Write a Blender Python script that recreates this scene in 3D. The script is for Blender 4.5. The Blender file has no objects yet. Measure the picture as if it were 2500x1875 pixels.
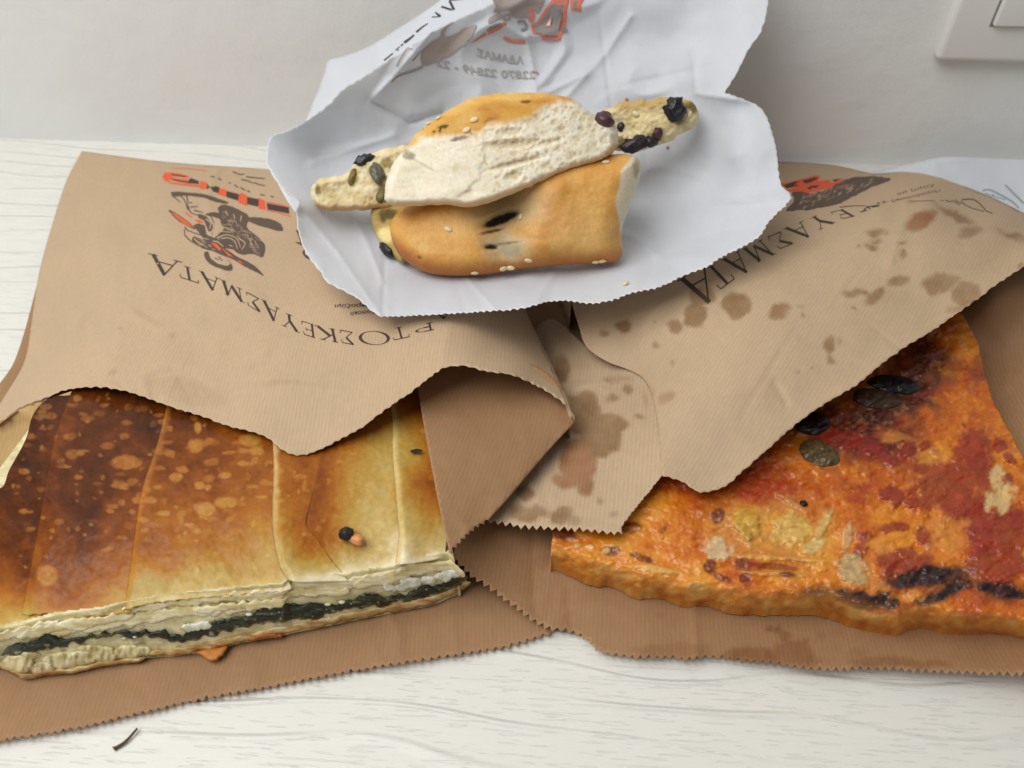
import bpy, math, random
import numpy as np
from mathutils import Vector, Matrix
from mathutils.geometry import delaunay_2d_cdt

S = bpy.context.scene
COLL = S.collection
random.seed(7)

# ------------------------------------------------------------------ camera
W0, H0 = 2500.0, 1875.0            # photograph frame used for surveying the places of things
FPX = 1962.0                       # focal length in photograph pixels
CAM_H = 0.27
PITCH = math.radians(46.0)
_d = np.array([-40000.0 - W0 / 2, -870.0 - H0 / 2, FPX]); _d /= np.linalg.norm(_d)
_s, _c = math.sin(PITCH), math.cos(PITCH)
# up vector in camera axes (right, down, forward)
_b = -_c
for _ in range(50):
    _a = (_s * _d[2] - _b * _d[1]) / _d[0]
    _b = -math.sqrt(max(_c * _c - _a * _a, 0))
ZC = np.array([_a, _b, -_s]); XC = -_d; YC = np.cross(ZC, XC)
CAM = np.array([0.0, 0.0, CAM_H])

cam_d = bpy.data.cameras.new('camera')
cam_d.sensor_width = 36.0
cam_d.lens = 36.0 * FPX / W0
cam_d.clip_start = 0.005; cam_d.clip_end = 50
cam = bpy.data.objects.new('camera', cam_d); COLL.objects.link(cam)
cam.matrix_world = Matrix(((XC[0], -XC[1], -XC[2], 0), (YC[0], -YC[1], -YC[2], 0),
                           (ZC[0], -ZC[1], -ZC[2], CAM_H), (0, 0, 0, 1)))
S.camera = cam
cam_d.dof.use_dof = True
cam_d.dof.focus_distance = 0.31
cam_d.dof.aperture_fstop = 13.0

# ------------------------------------------------------------------ light
world = bpy.data.worlds.new('World'); S.world = world; world.use_nodes = True
bg = world.node_tree.nodes['Background']
bg.inputs['Color'].default_value = (0.97, 0.985, 1.0, 1); bg.inputs['Strength'].default_value = 0.20

def area(name, loc, target, size, power, col):
    l = bpy.data.lights.new(name, 'AREA'); l.shape = 'RECTANGLE'; l.size, l.size_y = size
    l.energy = power; l.color = col
    o = bpy.data.objects.new(name, l); COLL.objects.link(o)
    o.location = loc
    o.rotation_euler = (Vector(target) - Vector(loc)).to_track_quat('-Z', 'Y').to_euler()
    return o
area('window_light', (-0.40, 0.02, 0.86), (0.0, 0.27, 0.03), (0.75, 0.6), 8.1, (1.0, 0.99, 0.965))

S.view_settings.view_transform = 'Standard'; S.view_settings.look = 'None'
S.view_settings.exposure = 0.0; S.view_settings.gamma = 1.0
S.cycles.max_bounces = 8
S.cycles.use_denoising = True

# ------------------------------------------------------------------ surveying helpers
def rays(u, v):
    x = (np.asarray(u, float) - W0 / 2) / FPX; y = (np.asarray(v, float) - H0 / 2) / FPX
    o = np.ones_like(x)
    c = np.stack([x, y, o], -1)
    return np.stack([c @ XC, c @ YC, c @ ZC], -1)

def at(u, v, z):
    """place on the horizontal level z that the survey point (u, v) marks"""
    r = rays(u, v); t = (np.asarray(z, float) - CAM_H) / r[..., 2]
    return CAM + r * t[..., None]

def toward(P):
    d = CAM - P
    return d / np.linalg.norm(d, axis=-1, keepdims=True)

WALL_Y = float(at(0, 338, 0.0)[1])

class TPS:
    def __init__(self, pts, smooth=0.0):
        p = np.array(pts, float); self.x = p[:, :2] / 1000.0; n = len(p)
        K = self.k(self.x[:, None] - self.x[None]) + smooth * np.eye(n)
        Pm = np.c_[np.ones(n), self.x]
        A = np.zeros((n + 3, n + 3)); A[:n, :n] = K; A[:n, n:] = Pm; A[n:, :n] = Pm.T
        b = np.zeros(n + 3); b[:n] = p[:, 2]
        self.w = np.linalg.lstsq(A, b, rcond=None)[0]
    @staticmethod
    def k(d):
        r2 = (d ** 2).sum(-1)
        return np.where(r2 > 0, 0.5 * r2 * np.log(np.maximum(r2, 1e-12)), 0)
    def __call__(self, u, v):
        q = np.stack([np.asarray(u, float), np.asarray(v, float)], -1) / 1000.0
        sh = q.shape[:-1]; q = q.reshape(-1, 2); out = np.empty(len(q)); n = len(self.x)
        for i in range(0, len(q), 8000):
            c = q[i:i + 8000]
            out[i:i + 8000] = self.k(c[:, None] - self.x[None]) @ self.w[:n] + np.c_[np.ones(len(c)), c] @ self.w[n:]
        return out.reshape(sh)

def _hash(ix, iy, seed):
    h = (ix.astype(np.int64) * 374761393 + iy.astype(np.int64) * 668265263 + seed * 974634749) & 0x7fffffff
    h = ((h ^ (h >> 13)) * 1274126177) & 0x7fffffff
    return ((h ^ (h >> 16)) & 0xffff) / 65535.0

def vnoise(x, y, seed=0):
    x = np.asarray(x, float); y = np.asarray(y, float)
    ix = np.floor(x); iy = np.floor(y); fx = x - ix; fy = y - iy
    fx = fx * fx * fx * (fx * (fx * 6 - 15) + 10); fy = fy * fy * fy * (fy * (fy * 6 - 15) + 10)
    a = _hash(ix, iy, seed); b = _hash(ix + 1, iy, seed); c = _hash(ix, iy + 1, seed); d = _hash(ix + 1, iy + 1, seed)
    return ((a + (b - a) * fx) * (1 - fy) + (c + (d - c) * fx) * fy) * 2 - 1

def fbm(x, y, seed=0, octv=4):
    s = 0; a = 0.55; ang = 0.6
    for o in range(octv):
        s = s + a * vnoise(x, y, seed + o * 17)
        x, y = (x * math.cos(ang) - y * math.sin(ang)) * 2.03, (x * math.sin(ang) + y * math.cos(ang)) * 2.03
        a *= 0.5
    return s

def worley(x, y, seed=0):
    x = np.asarray(x, float); y = np.asarray(y, float); ix, iy = np.floor(x), np.floor(y)
    best = np.full(x.shape, 9.0)
    for a in (-1, 0, 1):
        for b in (-1, 0, 1):
            cx, cy = ix + a, iy + b
            px = cx + _hash(cx, cy, seed); py = cy + _hash(cx, cy, seed + 55); r = .55 + .9 * _hash(cx, cy, seed + 99)
            best = np.minimum(best, np.hypot(x - px, y - py) / r)
    return best

def sstep(e0, e1, x):
    t = np.clip((x - e0) / (e1 - e0), 0, 1); return t * t * (3 - 2 * t)

def lin(r, g, b):
    c = np.array([r, g, b], float) / 255.0
    return np.where(c <= 0.04045, c / 12.92, ((c + 0.055) / 1.055) ** 2.4)

# ------------------------------------------------------------------ outlines
def curve(pts, spacing=8.0, closed=False):
    p = np.array(pts, float)
    if len(p) == 2:
        n = max(1, int(np.hypot(*(p[1] - p[0])) / spacing))
        return p[0] + (p[1] - p[0]) * np.linspace(0, 1, n + 1)[:, None]
    q = np.vstack([p[-1], p, p[0], p[1]]) if closed else np.vstack([2 * p[0] - p[1], p, 2 * p[-1] - p[-2]])
    out = []
    m = len(p) if closed else len(p) - 1
    for i in range(m):
        a, b, c, d = q[i], q[i + 1], q[i + 2], q[i + 3]
        n = max(1, int(np.hypot(*(c - b)) / spacing))
        t = np.linspace(0, 1, n, endpoint=False)[:, None]
        out.append(0.5 * ((2 * b) + (c - a) * t + (2 * a - 5 * b + 4 * c - d) * t ** 2 + (3 * b - 3 * c + d - a) * t ** 3))
    out.append(p[:1] if closed else p[-1:])
    r = np.vstack(out)
    return r[:-1] if closed else r

def _resample(c, step):
    d = np.r_[0, np.cumsum(np.hypot(*np.diff(c, axis=0).T))]
    n = max(2, int(round(d[-1] / step)) + 1)
    s = np.linspace(0, d[-1], n)
    r = np.c_[np.interp(s, d, c[:, 0]), np.interp(s, d, c[:, 1])]
    t = np.gradient(r, axis=0); t /= np.linalg.norm(t, axis=1)[:, None] + 1e-9
    return r, np.c_[t[:, 1], -t[:, 0]], s

def zig(pts, amp=7.0, per=19.0, seed=1):
    r, n, s = _resample(curve(pts, 4), per / 2)
    k = np.where(np.arange(len(r)) % 2 == 0, 1.0, -1.0); k[0] = k[-1] = 0
    rr = np.random.RandomState(seed)
    return r + n * (k * amp * (0.75 + 0.45 * rr.rand(len(r))))[:, None] + rr.randn(len(r), 2) * 0.7

def torn(pts, amp=3.2, per=22.0, seed=1):
    r, n, s = _resample(curve(pts, 4), 4.0)
    k = amp * (np.abs(np.sin(math.pi * s / per + 2 * fbm(s / 90, s * 0, seed))) - 0.6) + 1.6 * fbm(s / 9, s * 0 + 3, seed + 5, 3)
    k[0] = k[-1] = 0
    return r + n * k[:, None]

def wavy(pts, amp=4.0, per=60.0, seed=1):
    r, n, s = _resample(curve(pts, 4), 5.0)
    k = amp * 1.6 * fbm(s / per, s * 0 + 1.5, seed, 3); k[0] = k[-1] = 0
    return r + n * k[:, None]

def join(*segs):
    out = []
    for s in segs:
        for p in np.asarray(s, float):
            if not out or np.hypot(*(p - out[-1])) > 0.8:
                out.append(p)
    if np.hypot(*(out[0] - out[-1])) < 0.8: out.pop()
    return np.array(out)

def inside(poly, q):
    x, y = q[:, 0], q[:, 1]; r = np.zeros(len(q), bool)
    x0, y0 = poly[:, 0], poly[:, 1]; x1, y1 = np.roll(x0, -1), np.roll(y0, -1)
    for i in range(len(poly)):
        if y0[i] == y1[i]: continue
        c = ((y0[i] > y) != (y1[i] > y)) & (x < (x1[i] - x0[i]) * (y - y0[i]) / (y1[i] - y0[i]) + x0[i])
        r ^= c
    return r

def segdist(a, b, q):
    d = b - a; L = (d * d).sum() + 1e-9
    t = np.clip(((q - a) @ d) / L, 0, 1)
    e = q - (a + t[:, None] * d)
    return np.sqrt((e * e).sum(1))

def linedist(line, q, closed=False):
    line = np.asarray(line, float); m = len(line) if closed else len(line) - 1
    r = np.full(len(q), 1e9)
    for i in range(m):
        r = np.minimum(r, segdist(line[i], line[(i + 1) % len(line)], q))
    return r

def fill(poly, step):
    """triangulate the inside of an outline with an even net of points"""
    poly = np.asarray(poly, float)
    lo, hi = poly.min(0), poly.max(0)
    ys = np.arange(lo[1] + step * 0.3, hi[1], step * 0.87); g = []
    for i, y in enumerate(ys):
        xs = np.arange(lo[0] + step * (0.25 + 0.5 * (i % 2)), hi[0], step)
        g.append(np.c_[xs, np.full(len(xs), y)])
    g = np.vstack(g) if g else np.zeros((0, 2))
    if len(g):
        g = g[inside(poly, g)]
    if len(g):
        sp = poly if len(poly) < 500 else poly[::2]
        g = g[linedist(sp, g, True) > step * 0.4]
    n = len(poly)
    V = [Vector((float(a), float(b))) for a, b in poly] + [Vector((float(a), float(b))) for a, b in g]
    r = delaunay_2d_cdt(V, [(i, (i + 1) % n) for i in range(n)], [], 1, 1e-4)
    P = np.array([(p[0], p[1]) for p in r[0]]); T = np.array([t for t in r[2] if len(t) == 3], int)
    # face the viewer side: clockwise in (u right, v down)
    a, b, c = P[T[:, 0]], P[T[:, 1]], P[T[:, 2]]
    s = (b[:, 0] - a[:, 0]) * (c[:, 1] - a[:, 1]) - (b[:, 1] - a[:, 1]) * (c[:, 0] - a[:, 0])
    T[s > 0] = T[s > 0][:, ::-1]
    return P, T

def rim(T):
    """directed boundary edges"""
    E = {}
    for a, b, c in T.tolist():
        for e in ((a, b), (b, c), (c, a)):
            if (e[1], e[0]) in E: del E[(e[1], e[0])]
            else: E[e] = 1
    return list(E)

# ------------------------------------------------------------------ objects
def thing(name, loc, label, cat, group=None):
    o = bpy.data.objects.new(name, None); COLL.objects.link(o)
    o.empty_display_size = 0.02
    o.location = loc; o['label'] = label; o['category'] = cat
    if group: o['group'] = group
    return o

def root_loc(p):
    while p is not None and p.parent is not None: p = p.parent
    return np.array(p.location) if p is not None else np.zeros(3)

def mesh(name, V, F, mat, parent=None, col=None, puv=None, smooth=True):
    m = bpy.data.meshes.new(name)
    V = np.asarray(V, float)
    V = V - root_loc(parent)
    if isinstance(F, np.ndarray) and F.ndim == 2 and F.shape[1] == 3:
        m.vertices.add(len(V)); m.vertices.foreach_set('co', V.astype(np.float32).ravel())
        m.loops.add(F.size); m.loops.foreach_set('vertex_index', F.astype(np.int32).ravel())
        m.polygons.add(len(F)); m.polygons.foreach_set('loop_start', np.arange(0, F.size, 3, dtype=np.int32))
        m.update(calc_edges=True); m.validate()
    else:
        m.from_pydata(V.tolist(), [], [list(map(int, f)) for f in F])
    if col is not None:
        a = m.attributes.new('Col', 'FLOAT_COLOR', 'POINT')
        c = np.c_[np.clip(col, 0, 1), np.ones(len(V))].astype(np.float32) if col.shape[1] == 3 else col.astype(np.float32)
        a.data.foreach_set('color', c.ravel())
    if puv is not None:
        a = m.attributes.new('puv', 'FLOAT_VECTOR', 'POINT')
        a.data.foreach_set('vector', np.c_[puv, np.zeros(len(V))].astype(np.float32).ravel())
    if smooth:
        m.polygons.foreach_set('use_smooth', np.ones(len(m.polygons), bool))
    m.materials.append(mat)
    o = bpy.data.objects.new(name, m); COLL.objects.link(o)
    if parent is not None: o.parent = parent
    return o

def solid(o, t, offset=-1):
    md = o.modifiers.new('thickness', 'SOLIDIFY'); md.thickness = t; md.offset = offset
    return o

def tag(o, label, cat, group=None):
    o['label'] = label; o['category'] = cat
    if group: o['group'] = group
    return o

# ------------------------------------------------------------------ materials
def newmat(name):
    m = bpy.data.materials.new(name); m.use_nodes = True
    return m, m.node_tree.nodes, m.node_tree.links, m.node_tree.nodes['Principled BSDF']

def noise_bump(nt, lk, bsdf, vec, layers):
    """layers: (scale, strength, distance, detail); chained bump nodes"""
    prev = None
    for sc, st, dist, det in layers:
        n = nt.new('ShaderNodeTexNoise'); n.inputs['Scale'].default_value = sc; n.inputs['Detail'].default_value = det
        lk.new(vec, n.inputs['Vector'])
        b = nt.new('ShaderNodeBump'); b.inputs['Strength'].default_value = st; b.inputs['Distance'].default_value = dist
        lk.new(n.outputs['Fac'], b.inputs['Height'])
        if prev: lk.new(prev, b.inputs['Normal'])
        prev = b.outputs['Normal']
    lk.new(prev, bsdf.inputs['Normal'])
    return prev

def painted(name, rough=0.5, bumps=((900, 0.4, 0.0005, 3),), var=0.12, vscale=700, coat=0.0, sss=0.0, spec=0.4):
    m, nt, lk, b = newmat(name)
    at_ = nt.new('ShaderNodeAttribute'); at_.attribute_name = 'Col'
    tc = nt.new('ShaderNodeTexCoord')
    n = nt.new('ShaderNodeTexNoise'); n.inputs['Scale'].default_value = vscale; n.inputs['Detail'].default_value = 4
    lk.new(tc.outputs['Object'], n.inputs['Vector'])
    mr = nt.new('ShaderNodeMapRange'); mr.inputs['From Min'].default_value = 0.25; mr.inputs['From Max'].default_value = 0.75
    mr.inputs['To Min'].default_value = 1 - var; mr.inputs['To Max'].default_value = 1 + var
    lk.new(n.outputs['Fac'], mr.inputs['Value'])
    mx = nt.new('ShaderNodeVectorMath'); mx.operation = 'SCALE'
    lk.new(at_.outputs['Color'], mx.inputs[0]); lk.new(mr.outputs['Result'], mx.inputs['Scale'])
    lk.new(mx.outputs['Vector'], b.inputs['Base Color'])
    b.inputs['Roughness'].default_value = rough
    b.inputs['Specular IOR Level'].default_value = spec
    b.inputs['Coat Weight'].default_value = coat; b.inputs['Coat Roughness'].default_value = 0.22
    if sss:
        b.inputs['Subsurface Weight'].default_value = sss; b.inputs['Subsurface Radius'].default_value = (0.004, 0.002, 0.001)
        b.inputs['Subsurface Scale'].default_value = 0.6
    noise_bump(nt, lk, b, tc.outputs['Object'], bumps)
    return m

def plain(name, rgb, rough=0.5, bump=None, spec=0.4):
    m, nt, lk, b = newmat(name)
    b.inputs['Base Color'].default_value = (*lin(*rgb), 1); b.inputs['Roughness'].default_value = rough
    b.inputs['Specular IOR Level'].default_value = spec
    if bump:
        tc = nt.new('ShaderNodeTexCoord'); noise_bump(nt, lk, b, tc.outputs['Object'], bump)
    return m

def paper(name, rib=0.0, var=0.05, transl=0.15, rough=0.75, fibre=0.5):
    m, nt, lk, b = newmat(name)
    a = nt.new('ShaderNodeAttribute'); a.attribute_name = 'Col'
    p = nt.new('ShaderNodeAttribute'); p.attribute_name = 'puv'
    tc = nt.new('ShaderNodeTexCoord')
    n1 = nt.new('ShaderNodeTexNoise'); n1.inputs['Scale'].default_value = 620; n1.inputs['Detail'].default_value = 6; n1.inputs['Roughness'].default_value = 0.7
    mp = nt.new('ShaderNodeMapping'); mp.inputs['Scale'].default_value = (1.0, 0.35, 1)
    lk.new(p.outputs['Vector'], mp.inputs['Vector']); lk.new(mp.outputs['Vector'], n1.inputs['Vector'])
    # ribs run along the bag's length: lines across its width, broken by noise
    wv = nt.new('ShaderNodeTexWave'); wv.wave_type = 'BANDS'; wv.bands_direction = 'X'
    wv.inputs['Scale'].default_value = 205; wv.inputs['Distortion'].default_value = 1.2; wv.inputs['Detail'].default_value = 2
    wv.inputs['Detail Scale'].default_value = 1.4
    lk.new(p.outputs['Vector'], wv.inputs['Vector'])
    mul = nt.new('ShaderNodeMath'); mul.operation = 'MULTIPLY_ADD'; mul.inputs[1].default_value = rib; 
    lk.new(wv.outputs['Fac'], mul.inputs[0]); lk.new(n1.outputs['Fac'], mul.inputs[2])
    mr = nt.new('ShaderNodeMapRange'); mr.inputs['From Min'].default_value = 0.3; mr.inputs['From Max'].default_value = 0.7 + rib
    mr.inputs['To Min'].default_value = 1 - var; mr.inputs['To Max'].default_value = 1 + var
    lk.new(mul.outputs[0], mr.inputs['Value'])
    mx = nt.new('ShaderNodeVectorMath'); mx.operation = 'SCALE'
    lk.new(a.outputs['Color'], mx.inputs[0]); lk.new(mr.outputs['Result'], mx.inputs['Scale'])
    lk.new(mx.outputs['Vector'], b.inputs['Base Color'])
    b.inputs['Roughness'].default_value = rough; b.inputs['Specular IOR Level'].default_value = 0.25
    bp = nt.new('ShaderNodeBump'); bp.inputs['Strength'].default_value = fibre; bp.inputs['Distance'].default_value = 0.00012
    lk.new(mul.outputs[0], bp.inputs['Height']); lk.new(bp.outputs['Normal'], b.inputs['Normal'])
    if transl:
        tr = nt.new('ShaderNodeBsdfTranslucent'); lk.new(mx.outputs['Vector'], tr.inputs['Color'])
        ms = nt.new('ShaderNodeMixShader'); ms.inputs[0].default_value = transl
        out = [x for x in nt if x.type == 'OUTPUT_MATERIAL'][0]
        lk.new(b.outputs[0], ms.inputs[1]); lk.new(tr.outputs[0], ms.inputs[2]); lk.new(ms.outputs[0], out.inputs['Surface'])
    return m

M_KRAFT = paper('kraft_paper', rib=0.30, var=0.095, transl=0.10, rough=0.6)
M_WHITEP = paper('white_paper', rib=0.0, var=0.012, transl=0.30, rough=0.55, fibre=0.25)
M_INK = plain('dark_ink', (66, 48, 38), 0.6)
M_INKG = plain('grey_brown_ink', (92, 74, 62), 0.65)
M_ORANGE = plain('orange_ink', (226, 92, 48), 0.6)
M_KRAFTLINE = plain('unprinted_kraft_line', (196, 168, 136), 0.75)
M_SHOW = plain('show_through_brown', (168, 156, 150), 0.7)
M_SHOWD = plain('show_through_grey', (146, 142, 141), 0.7)
M_SHOWR = plain('show_through_red', (220, 134, 114), 0.7)
M_SHOWL = plain('show_through_letter', (172, 168, 168), 0.7)
M_BLACKINK = plain('black_ink', (52, 52, 54), 0.6)
M_BLUEINK = plain('faint_blue_grey_ink', (150, 156, 164), 0.7)

# ------------------------------------------------------------------ setting: table and wall
def table_mat():
    m, nt, lk, b = newmat('white_grained_table')
    tc = nt.new('ShaderNodeTexCoord')
    def mapping(sc, loc=(0, 0, 0)):
        mp = nt.new('ShaderNodeMapping'); mp.inputs['Scale'].default_value = sc; mp.inputs['Location'].default_value = loc
        lk.new(tc.outputs['Object'], mp.inputs['Vector']); return mp.outputs['Vector']
    def noise(vec, scale, detail=3, rough=0.55):
        n = nt.new('ShaderNodeTexNoise'); n.inputs['Scale'].default_value = scale; n.inputs['Detail'].default_value = detail
        n.inputs['Roughness'].default_value = rough; lk.new(vec, n.inputs['Vector']); return n.outputs['Fac']
    def math_(op, a, b_=None, c=None):
        n = nt.new('ShaderNodeMath'); n.operation = op
        for i, x in enumerate((a, b_, c)):
            if x is None: continue
            if isinstance(x, (int, float)): n.inputs[i].default_value = x
            else: lk.new(x, n.inputs[i])
        return n.outputs[0]
    def rng(v, a, b_, c, d):
        n = nt.new('ShaderNodeMapRange'); n.interpolation_type = 'SMOOTHSTEP'
        for k, x in zip(('From Min', 'From Max', 'To Min', 'To Max'), (a, b_, c, d)): n.inputs[k].default_value = x
        lk.new(v, n.inputs['Value']); return n.outputs['Result']
    # short pores, stretched along the table
    pores = rng(noise(mapping((62, 900, 1)), 1.0, 2), 0.585, 0.65, 0.0, 1.0)
    pores2 = rng(noise(mapping((75, 1250, 1), (3, 1, 0)), 1.0, 2), 0.60, 0.74, 0.0, 1.0)
    # long wandering ridges of the grain
    wander = noise(mapping((4.5, 11, 1)), 1.0, 2)
    sep = nt.new('ShaderNodeSeparateXYZ'); lk.new(tc.outputs['Object'], sep.inputs[0])
    y2 = math_('MULTIPLY_ADD', wander, 0.055, math_('MULTIPLY_ADD', sep.outputs['X'], 0.035, sep.outputs['Y']))
    ph = math_('MULTIPLY', y2, 76.0)
    saw = math_('FRACT', ph)
    ridge = rng(saw, 0.70, 0.88, 0.0, 1.0)
    edge = rng(saw, 0.88, 1.0, 0.0, 1.0)
    ridge = math_('SUBTRACT', ridge, edge)
    breakup = rng(noise(mapping((14, 40, 1), (5, 0, 0)), 1.0, 3), 0.36, 0.58, 0.1, 1.0)
    ridge = math_('MULTIPLY', ridge, breakup)
    rough_n = noise(mapping((300, 900, 1)), 1.0, 3)
    h = math_('ADD', math_('MULTIPLY', ridge, 0.8), math_('MULTIPLY', pores, -0.17))
    h = math_('ADD', h, math_('MULTIPLY', pores2, -0.07))
    h = math_('ADD', h, math_('MULTIPLY', math_('MULTIPLY', rough_n, ridge), 0.25))
    bp = nt.new('ShaderNodeBump'); bp.inputs['Strength'].default_value = 0.8; bp.inputs['Distance'].default_value = 0.0010
    lk.new(h, bp.inputs['Height']); lk.new(bp.outputs['Normal'], b.inputs['Normal'])
    dirt = rng(noise(mapping((55, 260, 1), (9, 0, 0)), 1.0, 5, 0.7), 0.56, 0.72, 0.0, 1.0)
    dirt = math_('MULTIPLY', dirt, math_('MULTIPLY', ridge, 0.04))
    mx = nt.new('ShaderNodeMix'); mx.data_type = 'RGBA'
    mx.inputs['A'].default_value = (*lin(226, 224, 216), 1); mx.inputs['B'].default_value = (*lin(150, 146, 138), 1)
    lk.new(dirt, mx.inputs['Factor']); lk.new(mx.outputs['Result'], b.inputs['Base Color'])
    b.inputs['Roughness'].default_value = 0.42; b.inputs['Specular IOR Level'].default_value = 0.4
    return m

def box(name, lo, hi, mat, parent=None, bevel=0.0, seg=3):
    x0, y0, z0 = lo; x1, y1, z1 = hi
    V = [(x0, y0, z0), (x1, y0, z0), (x1, y1, z0), (x0, y1, z0), (x0, y0, z1), (x1, y0, z1), (x1, y1, z1), (x0, y1, z1)]
    F = [(3, 2, 1, 0), (4, 5, 6, 7), (0, 1, 5, 4), (1, 2, 6, 5), (2, 3, 7, 6), (3, 0, 4, 7)]
    o = mesh(name, np.array(V), F, mat, parent, smooth=False)
    if bevel:
        md = o.modifiers.new('bevel', 'BEVEL'); md.width = bevel; md.segments = seg
        o.data.polygons.foreach_set('use_smooth', np.ones(6, bool))
    return o

t = box('table', (-0.75, -0.20, -0.03), (0.75, WALL_Y, 0.0), table_mat()); t['kind'] = 'structure'
w = box('wall', (-0.9, WALL_Y, -0.6), (0.9, WALL_Y + 0.1, 0.9),
        plain('off_white_plaster', (234, 235, 234), 0.75, ((38, 0.25, 0.004, 2), (420, 0.25, 0.0006, 3)))); w['kind'] = 'structure'

# light switch on the wall
def on_wall(u, v, off=0.0):
    r = rays(u, v); tt = (WALL_Y - off) / r[1]
    return CAM + r * tt
pc = on_wall(2284, 150, 0.008); rc = on_wall(2424, 64, 0.010)
sw = thing('light_switch', (pc[0] + 0.043, WALL_Y, pc[2]), 'white plastic light switch plate mounted low on the wall', 'light switch')
M_PLASTIC = plain('switch_plastic', (230, 230, 227), 0.32, ((60, 0.05, 0.001, 1),))
box('plate', (pc[0], WALL_Y - 0.008, pc[2]), (pc[0] + 0.086, WALL_Y + 0.001, pc[2] + 0.086), M_PLASTIC, sw, 0.0032, 4)
box('rocker', (rc[0], WALL_Y - 0.0112, rc[2]), (pc[0] + 0.086 - (rc[0] - pc[0]), WALL_Y - 0.004, pc[2] + 0.086 - (rc[2] - pc[2])), M_PLASTIC, sw, 0.0012, 3)
gq = 0.0009
box('rocker_gap', (rc[0] - gq, WALL_Y - 0.0084, rc[2] - gq), (pc[0] + 0.086 - (rc[0] - pc[0]) + gq, WALL_Y - 0.006, pc[2] + 0.086 - (rc[2] - pc[2]) + gq),
    plain('switch_gap', (120, 118, 114), 0.6), sw)

# ------------------------------------------------------------------ paper sheets
KR = lin(199, 172, 140); KRI = lin(166, 128, 92)  # KRI: browner inner side, with shade of lower panels put into the colour

def clampwall(P, m=0.0015):
    P[:, 1] = np.minimum(P[:, 1], WALL_Y - m); return P

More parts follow.
